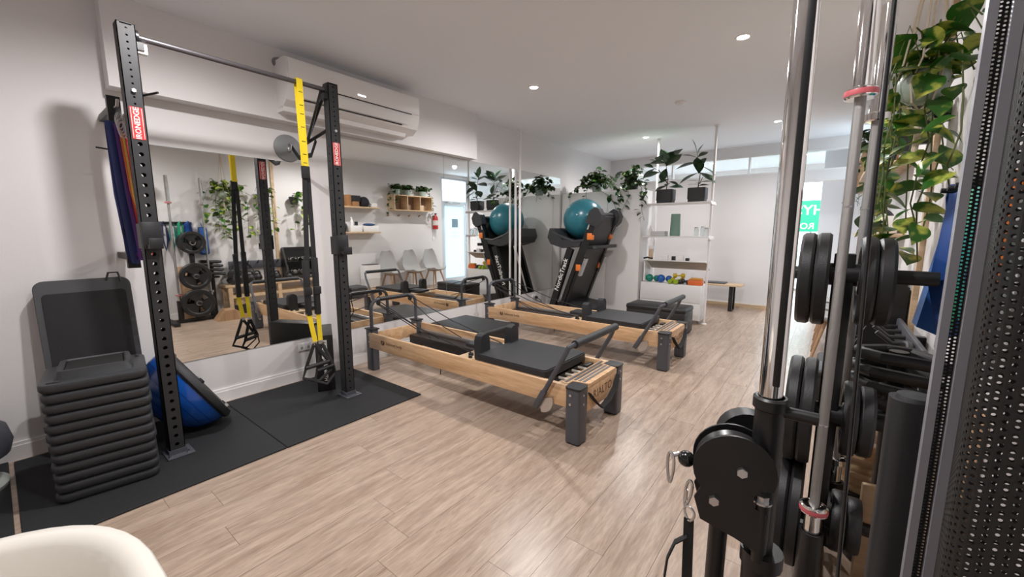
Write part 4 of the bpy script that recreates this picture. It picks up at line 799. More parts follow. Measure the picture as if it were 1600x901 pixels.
# extinguisher
t = thing('fire_extinguisher', 'small red fire extinguisher on the right wall by the door', 'fire extinguisher', (RW-0.09, 7.02, 1.42))
part('cylinder', G().lathe([(0.0005, 0), (0.065, 0), (0.07, 0.02), (0.07, 0.28), (0.05, 0.33), (0.02, 0.35), (0.02, 0.37), (0.0005, 0.37)]), colr('extinguisher_red', (0.45, 0.03, 0.03), 0.3), t)
part('label', G().lathe([(0.0708, 0.10), (0.0708, 0.22)]), colr('extinguisher_label', (0.7, 0.65, 0.6)), t); part('valve', G().box(-0.05, 0.02, -0.012, 0.012, 0.37, 0.40, 0.004).tube([(0, 0.02, 0.37), (0, 0.07, 0.3), (0, 0.078, 0.15)], 0.008), BPL, t)
part('wall_hook', G().box(0.05, 0.09, -0.02, 0.02, 0.2, 0.34), BPL, t)
solo('light_switch', 'small white light switch under the red extinguisher', 'switch', G().box(-0.01, 0, -0.035, 0.035, -0.058, 0.058, 0.003), WHITE, (RW, 7.02, 1.2))
# chairs
def chair(label, y):
    t = thing('tub_chair', label, 'chair', (RW-0.33, y, 0), 0, 'grey fabric chairs along the right wall')
    # shell facing -x
    rows = [(-0.22, 0.455, 0.20), (-0.12, 0.44, 0.225), (0.04, 0.43, 0.23), (0.13, 0.46, 0.235), (0.19, 0.58, 0.23), (0.22, 0.74, 0.20), (0.245, 0.88, 0.15), (0.25, 0.925, 0.10)]
    vs = []; fs = []; n = 9
    for i, (x, z, hw) in enumerate(rows):
        for j in range(n):
            u = -1+2*j/(n-1); lift = 0.05*abs(u)**3*(1 if i < 4 else 0.4); fw = 0.06*u*u*(1 if i >= 3 else 0.2)
            vs.append((x-fw, u*hw, z+lift))
    m_ = len(vs); vs += [(x+0.012, y_, z-0.022) for x, y_, z in vs]
    for i in range(len(rows)-1):
        for j in range(n-1): a = i*n+j; fs += [(a, a+1, a+n+1, a+n), (m_+a, m_+a+n, m_+a+n+1, m_+a+1)]
    for i in range(len(rows)-1):
        a = i*n; b = a+n-1; fs += [(a, a+n, m_+a+n, m_+a), (b, m_+b, m_+b+n, b+n)]
    for j in range(n-1): a = j; b = (len(rows)-1)*n+j; fs += [(a, m_+a, m_+a+1, a+1), (b, b+1, m_+b+1, m_+b)]
    part('seat_shell', G().add(vs, fs), GFAB, t, ang=1.2)
    for sx in (-1, 1):
        for sy in (-1, 1): part('leg', G().cyl((sx*0.19, sy*0.21, 0.0), (sx*0.09, sy*0.10, 0.43), 0.013, 0.021, n=10), OAKY, t)
    part('seat_frame', G().box(-0.12, 0.12, -0.12, 0.12, 0.40, 0.425, 0.004), OAKY, t)
chair('grey fabric tub chair beside the air purifier', 5.50); chair('grey fabric tub chair, middle of the row of three', 6.12); chair('grey fabric tub chair nearest the frosted door', 6.74)
t = thing('air_purifier', 'white rounded air purifier standing left of the grey chairs in the mirror', 'air purifier', (RW-0.22, 5.02, 0))
part('body', G().prism(rrect(-0.14, 0.14, -0.19, 0.19, 0.08, 5), 'z', 0.0, 0.36), mat('perforated_white_plastic', (0.72, 0.70, 0.67), 0.5), t); part('upper_body', G().prism(rrect(-0.142, 0.142, -0.192, 0.192, 0.08, 5), 'z', 0.362, 0.655), WHITE, t); part('top_grille', G().prism(rrect(-0.12, 0.12, -0.17, 0.17, 0.07, 5), 'z', 0.655, 0.665), DKP, t)
padbox('low dark grey storage box beside the air purifier', (RW-0.28, 4.60, 0), 0.35, 0.36, 0.24, colr('dark_grey_box', (0.07, 0.07, 0.075), 0.7))
padbox('black box left of the low grey box in the mirror', (RW-0.33, 4.2, 0), 0.35, 0.34, 0.26)

# ================================================================ WEIGHTS BENCH ON RIGHT WALL
t = thing('weights_bench', 'long birch bench along the right wall holding kettlebells', 'bench', (0, 0, 0))
part('bench_top', G().box(3.86, 4.20, 2.28, 3.98, 0.46, 0.50, 0.003), BIRCH, t)
for y in (2.34, 3.1, 3.9):
    for x in (3.89, 4.16): part('leg', G().box(x-0.025, x+0.025, y-0.03, y+0.03, 0, 0.46), BIRCH, t)
part('lower_rail', G().box(3.87, 3.90, 2.36, 3.9, 0.28, 0.33).box(4.15, 4.18, 2.36, 3.9, 0.28, 0.33), BIRCH, t)
IRON = mat('cast_iron_black', (0.015, 0.015, 0.016), 0.42, bump=0.2, bscale=300)
for k in range(5):
    kb(3.95+(k % 2)*0.12, 2.66+k*0.16, 0.502, 0.085-0.005*k, IRON, ['black kettlebell nearest the big ring on the birch bench', 'second black kettlebell along the birch bench', 'third black kettlebell along the birch bench', 'fourth black kettlebell along the birch bench', 'black kettlebell nearest the dumbbell rack'][k], group='black kettlebells on the bench').rotation_euler = (0, 0, 1.2)
for k in range(4): dumbbell(['lowest hex dumbbell at the near end of the birch bench', 'hex dumbbell second in the pile at the near end of the birch bench', 'hex dumbbell third in the pile at the near end of the birch bench', 'topmost hex dumbbell in the pile at the near end of the birch bench'][k], (4.0+(k % 2)*0.03, 2.41+(k % 2)*0.115, 0.502+(k//2)*0.11), 0.1+0.1*k, 0.055, 0.27, IRON, CHR, 'dark dumbbells piled on the bench')
solo('pilates_ring', 'large black flexible ring standing on the bench against the wall', 'ring', G().tube(arc((0, 0, 0.19), 0.17, 0, 2*PI, 28, (0, 1, 0), (0.3, 0, 0.95))[:-1], 0.014, closed=True), BPL, (4.08, 2.60, 0.502))
# padded loops (power bags) stacked above near end
for k in range(4):
    z = 0.73+k*0.065
    solo('weight_bag_handle', ['lowest', 'second', 'third', 'topmost'][k]+' thick black foam grip loop stacked behind the black pad', 'grip loop', G().tube([(-0.13+0.01*k, 0.10, 0), (-0.14, 0.0, 0.015), (-0.10, -0.09, 0.02), (0.0, -0.12, 0.015), (0.08, -0.10, 0.0), (0.10, -0.02, 0), (0.08, 0.1, 0), (0.0, 0.14, 0)], 0.023, n=10, closed=True), VIN, (4.05+0.01*(k % 2), 2.19-0.015*k, z-0.04), 0.1*k, 'black foam grip loops')
t = thing('loop_stand', 'small black stand under the stacked foam grip loops', 'stand', (4.05, 2.16, 0)); part('post', G().cyl((0, 0, 0.02), (0, 0, 0.91), 0.03), BLK, t); part('base', G().cyl((0, 0, 0), (0, 0, 0.02), 0.10), BLK, t); part('top_plate', G().box(-0.09, 0.07, -0.07, 0.08, 0.63, 0.66, 0.004), BLK, t)
# dumbbell rack
t = thing('dumbbell_rack', 'black two tier dumbbell rack beyond the kettlebells', 'rack', (0, 0, 0))
for y in (3.30, 3.85): part('side_frame', G().prism([(3.90, 0.502), (4.18, 0.502), (4.19, 1.05), (4.13, 1.08)], 'y', y-0.015, y+0.015), BLK, t)
part('back_plate', G().box(4.14, 4.18, 3.30, 3.85, 0.55, 1.08), BLK, t)
for z, x in ((0.60, 3.98), (0.82, 4.05)): part('tray', G().box(x-0.07, x+0.09, 3.31, 3.84, z-0.012, z), BLK, t)
for r_, (z, x) in enumerate(((0.60, 3.99), (0.82, 4.06))):
    for k in range(4): dumbbell('chrome handled dumbbell on the %s tier of the black rack, %s' % (['lower', 'upper'][r_], ['nearest the camera', 'second from the camera', 'third from the camera', 'furthest from the camera'][k]), (x, 3.39+k*0.13, z+0.001), 0.0, 0.04, 0.20, CHR, CHR, 'chrome dumbbells on the rack', hexa=False)
# wall storage plate w/ hooks
t = thing('hook_rail', 'dark grey steel rail with black hooks on the right wall above the weights bench', 'hook rack', (4.16, 2.85, 0.80)); part('plate', G().box(-0.012, 0.012, -0.42, 0.42, -0.07, 0.07, 0.01), GREYM, t)
for k in range(4): part('hook', G().tube([(-0.012, 0.34-k*0.16, 0.03), (-0.08, 0.32-k*0.16, 0.03), (-0.14, 0.32-k*0.16, 0.08)], 0.011, n=8), BPL, t)
part('mount', G().box(0.012, 0.058, -0.02, 0.02, -0.05, 0.05), BLK, t)
# wooden discs and boards below bench
t0 = None
for k in range(5):
    solo('wooden_disc', ['lowest', 'second', 'third', 'fourth', 'topmost'][k]+' round wooden disc stacked under the near end of the birch bench', 'wooden disc', G().lathe([(0.0005, 0), (0.095, 0), (0.10, 0.008), (0.10, 0.026), (0.095, 0.034), (0.0005, 0.034)], n=28), BIRCH, (4.022-0.003*k, 2.48, 0.151+0.035*k), group='stacked wooden discs')
t = thing('disc_crate', 'low black crate under the stacked wooden discs', 'crate', (4.022, 2.48, 0)); part('crate_body', G().box(-0.10, 0.10, -0.10, 0.10, 0, 0.13, 0.004), BPL, t); part('crate_rim', G().box(-0.105, 0.105, -0.105, 0.105, 0.13, 0.149, 0.003), BPL, t)
solo('wooden_block', 'small upright birch board standing on the floor beside the plate tree', 'board', G().box(-0.045, 0.045, -0.012, 0.012, 0, 0.42, 0.008), BIRCH, (4.02, 1.98, 0.0), 0.2)
solo('leaning_board', 'brown board leaning against the right wall beside the plate tree', 'board', G().box(-0.012, 0.012, -0.14, 0.14, 0, 0.82, 0.003), OAKY, (4.11, 1.90, 0.012), rot=(0, math.radians(7), 0.0))
solo('wooden_wedge', 'small brown wooden wedge on the floor by the plate tree', 'wedge', G().prism([(-0.2, 0), (0.2, 0), (0.2, 0.06), (0.05, 0.16), (-0.08, 0.16)], 'x', -0.12, 0.12), OAKY, (3.60, 2.22, 0.0))

# ================================================================ PLATE TREE + BARBELLS
TX, TY = 3.845, 1.87
t = thing('plate_tree', 'black steel weight plate tree behind the chrome bars', 'plate tree', (TX, TY, 0))
part('post', G().box(-0.03, 0.03, -0.03, 0.03, 0.05, 1.30, 0.004), BLK, t)
part('base_frame', G().box(-0.035, 0.035, -0.34, 0.34, 0.0, 0.05, 0.005).box(-0.30, 0.30, -0.36, -0.29, 0.0, 0.05, 0.005).box(-0.09, 0.09, 0.29, 0.36, 0.0, 0.05, 0.005), BLK, t)
for z in (1.225, 0.70, 0.29): part('peg', G().cyl((-0.17, 0, z), (0.24 if z > 1 else 0.17, 0, z), 0.024), BLK, t); part('peg_collar', G().cyl((-0.045, 0, z), (0.045, 0, z), 0.04), BLK, t)
HB = [(0.0275, 0.0), (0.036, 0.0), (0.036, 0.29), (0.0275, 0.29), (0.0275, 0.0)]
part('bar_holder', G().lathe(HB, loc=(-0.012, -0.21, 0.052)), BLK, t); part('bar_holder', G().lathe(HB, loc=(0.05, 0.21, 0.052)), BLK, t)
part('holder_arm', G().box(-0.02, 0.02, -0.175, -0.03, 0.27, 0.31).box(-0.01, 0.05, 0.03, 0.18, 0.27, 0.31), BLK, t)
def plate(x, z, r, label, th=0.034):
    t = thing('weight_plate', label, 'weight plate', (x, TY, z), group='black rubber weight plates')
    th = 0.042
    Mx = frame_M((0, 0, 0), (0, 1, 0), (0, 0, 1))
    h = th/2; n = 48
    def rr(a): return 1
    prof = [(0.026, -h), (0.05, -h), (0.055, -h*0.55), (r*0.70, -h*0.55), (r*0.78, -h), (r*0.96, -h), (r, -h*0.6), (r, h*0.6), (r*0.96, h), (r*0.78, h), (r*0.70, h*0.55), (0.055, h*0.55), (0.05, h), (0.026, h)]
    # three grip slots cut through the web
    vs = []; fs = []; m_ = len(prof)
    for rr_, z_ in prof:
        for j in range(n): vs.append((z_*1.0, rr_*math.cos(2*PI*j/n), rr_*math.sin(2*PI*j/n)))
    for i in range(m_):
        for j in range(n):
            if i in (2, 10) and any(abs(((j/n-c+0.5) % 1)-0.5) < 0.05 for c in (0.1, 0.43, 0.77)): continue
            fs.append((i*n+j, i*n+(j+1) % n, ((i+1) % m_)*n+(j+1) % n, ((i+1) % m_)*n+j))
    part('plate_disc', G().add(vs, fs), IRON, t, ang=0.5)
    part('hub_ring', G().lathe([(0.0255, -h-0.001), (0.036, -h-0.001), (0.036, h+0.001), (0.0255, h+0.001)], M=frame_M((0, 0, 0), (0, 1, 0), (0, 0, 1)), n=24), STEEL, t)
for (dx, z, r, lab) in [(-0.106, 1.205, 0.168, 'small black plate furthest left on the top peg'), (-0.061, 1.205, 0.168, 'small black plate on the top peg just left of the post'), (0.062, 1.205, 0.155, 'small black plate on the top peg just right of the post'), (0.107, 1.205, 0.150, 'small black plate furthest right on the top peg'),
                        (-0.106, 0.70, 0.20, 'middle size black plate furthest left on the middle peg'), (-0.061, 0.70, 0.20, 'middle size black plate just left of the post'), (0.062, 0.70, 0.135, 'smaller black plate just right of the post on the middle peg'), (0.107, 0.70, 0.125, 'smaller black plate furthest right on the middle peg'),
                        (-0.11, 0.29, 0.215, 'large black plate furthest left on the lowest peg'), (-0.066, 0.29, 0.215, 'large black plate just left of the post on the lowest peg'), (0.064, 0.29, 0.11, 'small black plate just right of the post on the lowest peg'), (0.109, 0.29, 0.10, 'small black plate furthest right on the lowest peg')]:
    plate(TX+dx, z, r, lab)
REDB = colr('red_collar_band', (0.60, 0.12, 0.14), 0.4)
def barbell(x, y, z0, label, red):
    # z0: bottom of bar; collars 1.31 m apart
    t = thing('barbell', label, 'barbell', (x, y, z0))
    c0, c1 = 0.36, 1.72
    part('sleeve', G().cyl((0, 0, 0), (0, 0, c0), 0.025, n=24), CHR, t); part('sleeve', G().cyl((0, 0, c1+0.03), (0, 0, 2.12), 0.025, n=24), CHR, t)
    for z in (c0, c1):
        part('collar', G().lathe([(0.014, 0), (0.036, 0), (0.041, 0.004), (0.041, 0.026), (0.036, 0.03), (0.025, 0.034), (0.014, 0.034)], loc=(0, 0, z), n=28), CHR, t)
        if red: part('red_band', G().lathe([(0.0412, 0.007), (0.0418, 0.009), (0.0418, 0.021), (0.0412, 0.023)], loc=(0, 0, z), n=28), REDB, t, label='red collar band')
    part('shaft', G().cyl((0, 0, c0), (0, 0, c1), 0.0145, n=20), KNURL, t)
    for zz in (c0+0.32, c1-0.32): part('knurl_mark', G().cyl((0, 0, zz), (0, 0, zz+0.005), 0.0152, n=20), STEEL, t)
barbell(TX-0.012, TY-0.21, 0.052, 'chrome barbell with red collar bands standing in the near holder', True)
barbell(TX+0.05, TY+0.21, 0.06, 'second chrome barbell standing behind the plate tree', False)

# ================================================================ CABLE MACHINE
t = thing('cable_machine', 'black and chrome cable machine column with pulley housing at the right foreground', 'cable machine', (3.715, 1.18, 0))
part('guide_column', G().cyl((-0.002, 0, 0.04), (-0.002, 0, 2.3), 0.0265, n=32), CHR, t)
part('reflection_strip', G().box(0.002, 0.017, -0.031, -0.01, 1.0, 2.3, 0.002), BLK, t)  # black strip stuck on the chrome in place of its dark reflection
car = part('carriage', G().lathe([(0.034, 0.28), (0.034, 0.93), (0.040, 0.935), (0.040, 0.96), (0.035, 0.965), (0.030, 0.965)], n=28), BLK, t)
part('carriage_stub', G().cyl((0.03, 0, 0.93), (0.10, 0, 0.93), 0.015), BLK, t)
# pulley housing : plates facing the camera (normal -y mostly)
def housing(dy, cx, cz, rot):
    poly = []
    for a in [math.radians(q) for q in range(-20, 221, 12)]: poly.append((0.082*math.cos(a)-0.01, 0.082*math.sin(a)+0.03))
    poly += [(-0.085, -0.05), (-0.07, -0.10), (0.0, -0.125), (0.055, -0.15), (0.06, -0.055), (0.035, -0.045), (0.03, -0.02), (0.045, -0.002)]
    return poly
pol = housing(0, 0, 0, 0)
RZ = Matrix.Translation((-0.058, -0.03, 0.735)) @ Matrix.Rotation(math.radians(14), 4, 'Z') @ Matrix.Scale(1.17, 4)
part('pulley_plate', G().prism(pol, 'y', -0.036, -0.030, M=RZ), BLK, car); part('pulley_plate', G().prism(pol, 'y', 0.024, 0.030, M=RZ), BLK, car)
part('pulley_wheel', G().lathe([(0.0005, -0.012), (0.075, -0.012), (0.066, 0), (0.075, 0.012), (0.0005, 0.012)], n=32, M=RZ @ Matrix.Translation((-0.012, -0.003, 0.03)) @ Matrix.Rotation(PI/2, 4, 'X')), mat('nylon_pulley', (0.03, 0.03, 0.03), 0.3), car)
part('upper_guard', G().prism([(0.06*math.cos(math.radians(a))-0.02, 0.06*math.sin(math.radians(a))) for a in range(60, 211, 15)]+[(0.03, -0.06), (0.03, 0.06)], 'y', -0.02, 0.02, M=Matrix.Translation((-0.035, 0.10, 0.80)) @ Matrix.Scale(1.25, 4) @ Matrix.Rotation(math.radians(20), 4, 'Z')), BLK, car)
for x, z in ((0.005, 0.035), (-0.045, -0.045)): part('hex_bolt', G().cyl((x, -0.036, z), (x, -0.046, z), 0.011, n=6, M=RZ), STEEL, car)
gg = G(); gg.cyl((0.05, -0.02, -0.03), (0.05, -0.02, -0.018), 0.013, n=6, M=RZ); gg.lathe([(0.0005, -0.034), (0.019, -0.034), (0.019, -0.030), (0.0005, -0.030)], loc=(0.05, -0.02, 0), n=16, M=RZ)
part('hex_bolt', gg, STEEL, car)
part('pivot_tube', G().cyl((0.05, -0.02, -0.15), (0.05, -0.02, -0.034), 0.017, M=RZ).cyl((0.05, -0.02, -0.175), (0.05, -0.02, -0.15), 0.013, M=RZ), BLK, car)
part('swivel_arm', G().cyl((0.01, 0.0, 0.50), (0.01, 0.0, 0.54), 0.05), BLK, car)
part('lower_guard', G().cyl((-0.105, 0.03, 0.05), (-0.10, 0.03, 0.68), 0.025), BLK, t)
part('base', G().box(-0.16, 0.15, -0.35, 0.12, 0.0, 0.05, 0.008), BLK, t)
part('cable_stop_ball', G().sphere((-0.178, -0.06, 0.757), 0.022), mat('glossy_black_ball', (0.01, 0.01, 0.01), 0.18), t)
part('tall_cable', G().tube([(0.135, -0.08, 2.3), (0.145, -0.08, 1.4), (0.165, -0.08, 0.50)], 0.004, n=8), BPL, t)
part('ceiling_bracket', G().box(-0.03, 0.25, -0.04, 0.06, 2.30, 2.36), BLK, t)
def link(parent, c, w_, h, r, tilt=0.0, name='carabiner', sx=(0.9, -0.4, 0)):
    sxv = Vector(sx).normalized(); zv = Vector((sxv.x*math.sin(tilt), sxv.y*math.sin(tilt), math.cos(tilt)))
    pts = [Vector(c)+sxv*(w_*math.cos(a)*(0.75+0.25*math.sin(a)))+zv*(h*math.sin(a)) for a in [2*PI*i/20 for i in range(20)]]
    return G().tube(pts, r, n=8, closed=True)
c = thing('carabiner', 'steel snap hook hanging from the pulley ball', 'carabiner', (3.499, 1.11, 0.752)); part('clip', link(c, (0, 0, -0.03), 0.014, 0.045, 0.0042), STEEL, c); part('gate', G().cyl((0.0, 0, 0.005), (0.02, 0.01, 0.015), 0.006), STEEL, c)
c = thing('carabiner', 'second steel snap hook hanging under the pulley housing', 'carabiner', (3.548, 1.115, 0.660)); part('clip', link(c, (0, 0, 0), 0.012, 0.042, 0.004, 0.15), STEEL, c); part('gate', G().cyl((-0.004, 0, -0.02), (-0.004, 0, 0.01), 0.004), STEEL, c)
c = thing('ankle_strap', 'black webbing handle hanging from a steel ring below the pulley', 'strap', (3.557, 1.105, 0.603)); part('ring', link(c, (0, 0, 0.005), 0.02, 0.02, 0.0035), STEEL, c)
part('webbing', G().prism([(-0.013, -0.01), (0.013, -0.01), (0.022, -0.30), (-0.006, -0.30)], 'y', -0.002, 0.002).tube([(0.0, -0.003, -0.06), (-0.03, -0.01, -0.09), (-0.045, -0.02, -0.14), (-0.05, -0.02, -0.2)], 0.012, n=6, flat=(0.3, 1)), BWEB, c)

# ================================================================ WEIGHT STACK SHROUD
sh = thing('weight_stack_cover', 'perforated black metal weight stack cover at the right edge', 'machine cover', (0, 0, 0))
pit = 0.0085
# far panel
SILV = mat('satin_grey_frame', (0.40, 0.40, 0.44), 0.38, metal=0.4)
def perf_strip(origin, xdir, nu, nv, ps, r, th=0.0012):
    g = G(); M_ = frame_M(origin, xdir, (0, 0, 1))
    for k in range(nu): g.perf(1, nv, ps, ps, r, th, M_ @ Matrix.Translation((k*ps, (k % 2)*ps/2, 0)), n=8)
    return g
part('corner_post', G().box(3.955, 3.966, 0.955, 0.975, 0, 2.25), SILV, sh)
part('corner_post', G().box(3.979, 3.992, 0.95, 0.97, 0, 2.25), SILV, sh)
MESHM = mat('black_perforated_steel', (0.006, 0.006, 0.006), 0.6)
o = part('side_mesh', perf_strip((3.9665, 0.965, 0.3), (1, 0, 0), 2, 300, 0.0062, 0.0018), MESHM, sh); o['kind'] = 'stuff'
# big curved perforated face from (3.992,.95) curving toward camera
pts = [Vector((3.928+0.0, 0.60, 0)), ]
g = G(); nseg = 22; ps = 0.0092; z0 = 0.45; nz = 195
path = []
# profile in plan : rounded corner starting behind the strip, wrapping to face -y
for i in range(7): a = PI/2*i/6; path.append(Vector((3.952-0.022*math.sin(a), 0.66-0.022*(1-math.cos(a))-0.0, 0)))
path = [Vector((x+0.021, y, 0)) for x, y in ((3.925, 0.70), (3.9245, 0.691), (3.9255, 0.6826), (3.929, 0.675), (3.935, 0.669), (3.9426, 0.6655))]
side = [Vector((3.991+(3.946-3.991)*i/27, 0.948+(0.70-0.948)*i/27, 0)) for i in range(27)]
path = side+path
q = path[-1]
for i in range(22): q = q+Vector((ps, -0.0003*i, 0)); path.append(q.copy())
for i in range(len(path)-1):
    a, b = path[i], path[i+1]; cw = (b-a).length
    g.perf(1, nz, cw, ps, min(0.0026, cw*0.36), 0.0012, frame_M((a.x, a.y, z0+(i % 2)*ps/2), (b-a), (0, 0, 1)), n=8)
o = part('front_mesh', g, MESHM, sh); o['kind'] = 'stuff'
o = part('rear_mesh', perf_strip((3.995, 0.99, 0.45), (1, 0, 0), 17, 195, 0.0092, 0.0031), MESHM, sh); o['kind'] = 'stuff'
part('base_box', G().box(3.93, 4.16, 0.66, 0.98, 0, 0.06, 0.004), BLK, sh)
part('top_box', G().box(3.93, 4.16, 0.66, 0.98, 2.24, 2.30, 0.004), BLK, sh)

# bench pad upright
t = thing('bench_pad', 'tall black upholstered pad standing upright beside the perforated cover', 'pad', (3.955, 1.06, 0), 0.1)
part('pad_body', G().prism(rrect(-0.038, 0.036, -0.03, 0.03, 0.022, 4), 'z', 0.04, 1.06), VIN2, t); part('pad_top', G().lathe([(0.031, 1.06), (0.028, 1.068), (0.0005, 1.07)], n=20), VIN2, t); part('pad_foot', G().box(-0.04, 0.04, -0.04, 0.04, 0.0, 0.04, 0.004), BLK, t)

# ================================================================ HANGING BANDS ON RIGHT WALL
t = thing('band_rail', 'black steel rail with pegs on the right wall holding exercise bands', 'rail', (RX, 1.74, 1.50)); part('rail', G().box(-0.025, 0, -0.26, 0.26, -0.02, 0.02, 0.003), BLK, t)
for k in range(5): part('peg', G().cyl((-0.02, -0.2+k*0.1, 0), (-0.15, -0.2+k*0.1, 0.01), 0.008), BLK, t)
for k, (nm, col, L_, wd) in enumerate([('broad blue', (0.015, 0.07, 0.30), 0.52, 0.05), ('green', (0.02, 0.32, 0.16), 0.42, 0.028), ('teal', (0.02, 0.26, 0.24), 0.38, 0.022), ('navy', (0.02, 0.03, 0.1), 0.42, 0.022), ('orange', (0.7, 0.2, 0.03), 0.48, 0.02)]):
    y = 1.94-k*0.1; pts = [(-0.0, 0.02, -0.02), (0, 0, 0.012), (0, -0.02, -0.02), (-0.02, -0.035, -L_*0.6), (-0.01, 0, -L_), (0.0, 0.035, -L_*0.6)]
    solo('exercise_band', nm+' elastic exercise band hanging from a peg of the wall rail', 'resistance band', G().tube(pts, wd, n=6, closed=True, flat=(0.25, 1)), mat(nm.replace(' ', '_')+'_band', col, 0.5), (RX-0.09, y, 1.51))
# bright blue folded mat hanging (seen beside the cover)
t = thing('blue_bag', 'bright blue fabric bag hanging on the right wall beside the perforated cover', 'bag', (RX-0.075, 2.12, 1.42))
part('bag_body', G().prism([(-0.02, 0.0), (0.04, 0.02), (0.07, -0.40), (0.0, -0.42), (-0.07, -0.39)], 'y', -0.05, 0.05), mat('bright_blue_fabric', (0.01, 0.09, 0.33), 0.6, bump=0.3, bscale=20), t); part('bag_strap', G().tube([(0, 0, 0.0), (0.03, 0, 0.06), (0.07, 0, 0.08)], 0.006), colr('blue_strap', (0.02, 0.1, 0.25)), t)

# ================================================================ HANGING POTHOS (foreground)
random.seed(33)
t = thing('hanging_pothos', 'variegated pothos in a macrame hanger near the top right', 'plant', (4.04, 2.42, 1.97))
part('pot', G().sphere((0, 0, 0), 0.082, sz=0.95, n=24, m=14), mat('pale_sage_ceramic', (0.45, 0.52, 0.46), 0.4), t)
gg = G()
for k in range(6):
    a = k*PI/3; gg.tube([(0, 0, -0.10), (0.06*math.cos(a), 0.06*math.sin(a), -0.075), (0.085*math.cos(a), 0.085*math.sin(a), 0.0), (0.07*math.cos(a+0.3), 0.07*math.sin(a+0.3), 0.09), (0.012*math.cos(a), 0.012*math.sin(a), 0.55), (0, 0, 0.78)], 0.0035, n=6)
gg.tube([(0, 0, -0.10), (0.005, 0, -0.2), (0.0, 0.005, -0.3)], 0.012, n=6)
part('macrame_cord', gg, ROPE, t)
part('ceiling_hook', G().tube([(0, 0, 0.78), (0, 0, CEIL-1.97)], 0.005).lathe([(0.02, CEIL-1.975), (0.02, CEIL-1.971)]), STEEL, t)
part('wooden_ring', G().tube(arc((0, 0, 0.72), 0.03, 0, 2*PI, 14, (1, 0, 0), (0, 0, 1))[:-1], 0.005, closed=True), BIRCH, t)
sg = G(); lst = []
for k in range(16):
    a = random.uniform(0, 2*PI); r = random.uniform(0.10, 0.23)
    vine(t, [(0, 0, 0.06), (0.02+r*0.5*math.cos(a), 0.05+r*0.9*math.sin(a), random.uniform(0.12, 0.26)), (0.03+r*math.cos(a)*0.8, 0.08+r*1.4*math.sin(a), random.uniform(-0.02, 0.18))], LV, 0.075, lst, sg)
for (dx, dy, ln) in ((0.08, -0.25, 0.42), (0.02, -0.10, 0.58), (-0.08, -0.02, 0.72), (-0.06, 0.1, 0.66), (-0.12, 0.06, 0.56), (0.02, 0.2, 0.6), (0.04, -0.02, 0.70), (-0.10, -0.1, 0.42), (0.08, 0.1, 0.5), (-0.04, 0.3, 0.62)):
    p = [(0, 0, 0.06), (dx*0.9, dy*0.8, 0.05)]; z = 0.0
    while z > -ln: z -= 0.12; p.append((dx+random.uniform(-0.02, 0.02), dy+random.uniform(-0.03, 0.03), z))
    vine(t, p, LV, 0.062, lst, sg)
part('stems', sg, STEM, t); place_leaves(t, lst[:260], xmax=RX)
for k, (y, z, lab, hang) in enumerate([(3.05, 1.95, 'second pothos trailing from a small black wall pot further along the right wall', 0.6), (3.55, 1.92, 'third trailing pothos in a black wall pot nearest the wall shelves', 0.55)]):
    t = thing('hanging_pothos', lab, 'plant', (4.10, y, z)); part('pot', G().lathe([(0.0005, -0.06), (0.06, -0.06), (0.085, 0.07), (0.08, 0.08), (0.07, 0.06), (0.0005, 0.06)]), POT, t); part('wall_bracket', G().box(0.07, 0.119, -0.02, 0.02, -0.02, 0.04), BLK, t); sg = G(); lst = []
    for q in range(7):
        a = random.uniform(PI*0.4, PI*1.6); r = random.uniform(0.06, 0.16); vine(t, [(0, 0, 0.06), (r*0.5*math.cos(a), r*math.sin(a), 0.18), (r*math.cos(a), r*1.3*math.sin(a), 0.1)], LV[:2], 0.08, lst, sg)
    for q in range(4):
        dx, dy = random.uniform(-0.14, -0.05), random.uniform(-0.2, 0.2); vine(t, [(0, 0, 0.06), (dx, dy, 0.02), (dx-0.01, dy+0.02, -hang*0.5), (dx, dy-0.02, -hang)], LV[:2], 0.08, lst, sg)
    part('stems', sg, STEM, t); place_leaves(t, lst[:80], xmax=RX)

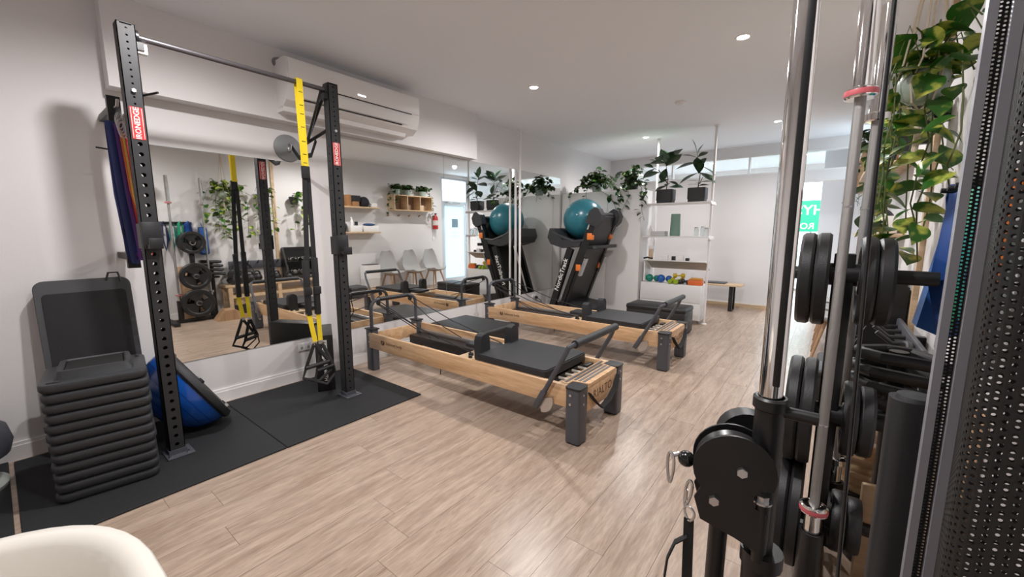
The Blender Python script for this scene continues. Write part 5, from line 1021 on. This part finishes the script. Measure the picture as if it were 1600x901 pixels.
# ================================================================ FOREGROUND LEFT : STOOL AND BUCKET CHAIR
t = thing('balance_cushion', 'dark grey padded stool with a pale base at the far left edge', 'stool', (0.32, -0.285, 0.0)); part('cushion', G().lathe([(0.0005, 0.15), (0.17, 0.15), (0.235, 0.19), (0.25, 0.25), (0.235, 0.33), (0.18, 0.385), (0.0005, 0.40)], n=32), GREYM, t)
part('base', G().lathe([(0.0005, 0.012), (0.21, 0.012), (0.215, 0.03), (0.12, 0.06), (0.10, 0.15)], n=28), colr('pale_grey_green_base', (0.35, 0.38, 0.35)), t)
t = thing('bucket_chair', 'cream white moulded plastic bucket chair in the near left corner', 'chair', (2.83, -0.262, 0.0))
vs = []; n = 48
def se(a, e=2.7):
    ca, sa = math.cos(a), math.sin(a); return (abs(ca)**(2/e))*(1 if ca > 0 else -1), (abs(sa)**(2/e))*(1 if sa > 0 else -1)
levels = [(0.415, 0.708, 0), (0.420, 0.716, 0), (0.414, 0.724, 0), (0.385, 0.724, 0), (0.368, 0.712, 0), (0.345, 0.64, 0), (0.32, 0.56, 0), (0.28, 0.49, 0), (0.21, 0.455, 0), (0.10, 0.445, 0), (0.001, 0.445, 0)]
for r_, z, _ in levels:
    for j in range(n): ex, ey = se(2*PI*j/n); vs.append((r_*ex, r_*ey*0.96, z))
fs = [(i*n+j, i*n+(j+1) % n, (i+1)*n+(j+1) % n, (i+1)*n+j) for i in range(len(levels)-1) for j in range(n)]
outer = [(0.415, 0.708), (0.39, 0.700), (0.385, 0.64), (0.36, 0.55), (0.31, 0.47), (0.22, 0.43), (0.001, 0.425)]
k0 = len(vs)
for r_, z in outer:
    for j in range(n): ex, ey = se(2*PI*j/n); vs.append((r_*ex, r_*ey*0.96, z))
fs += [(k0+i*n+j, k0+(i+1)*n+j, k0+(i+1)*n+(j+1) % n, k0+i*n+(j+1) % n) for i in range(len(outer)-1) for j in range(n)]
part('seat_shell', G().add(vs, fs), CREAM, t, ang=1.3)
for sx in (-1, 1):
    for sy in (-1, 1): part('leg', G().cyl((sx*0.27, sy*0.27, 0), (sx*0.14, sy*0.14, 0.43), 0.013, 0.018), OAKY, t)
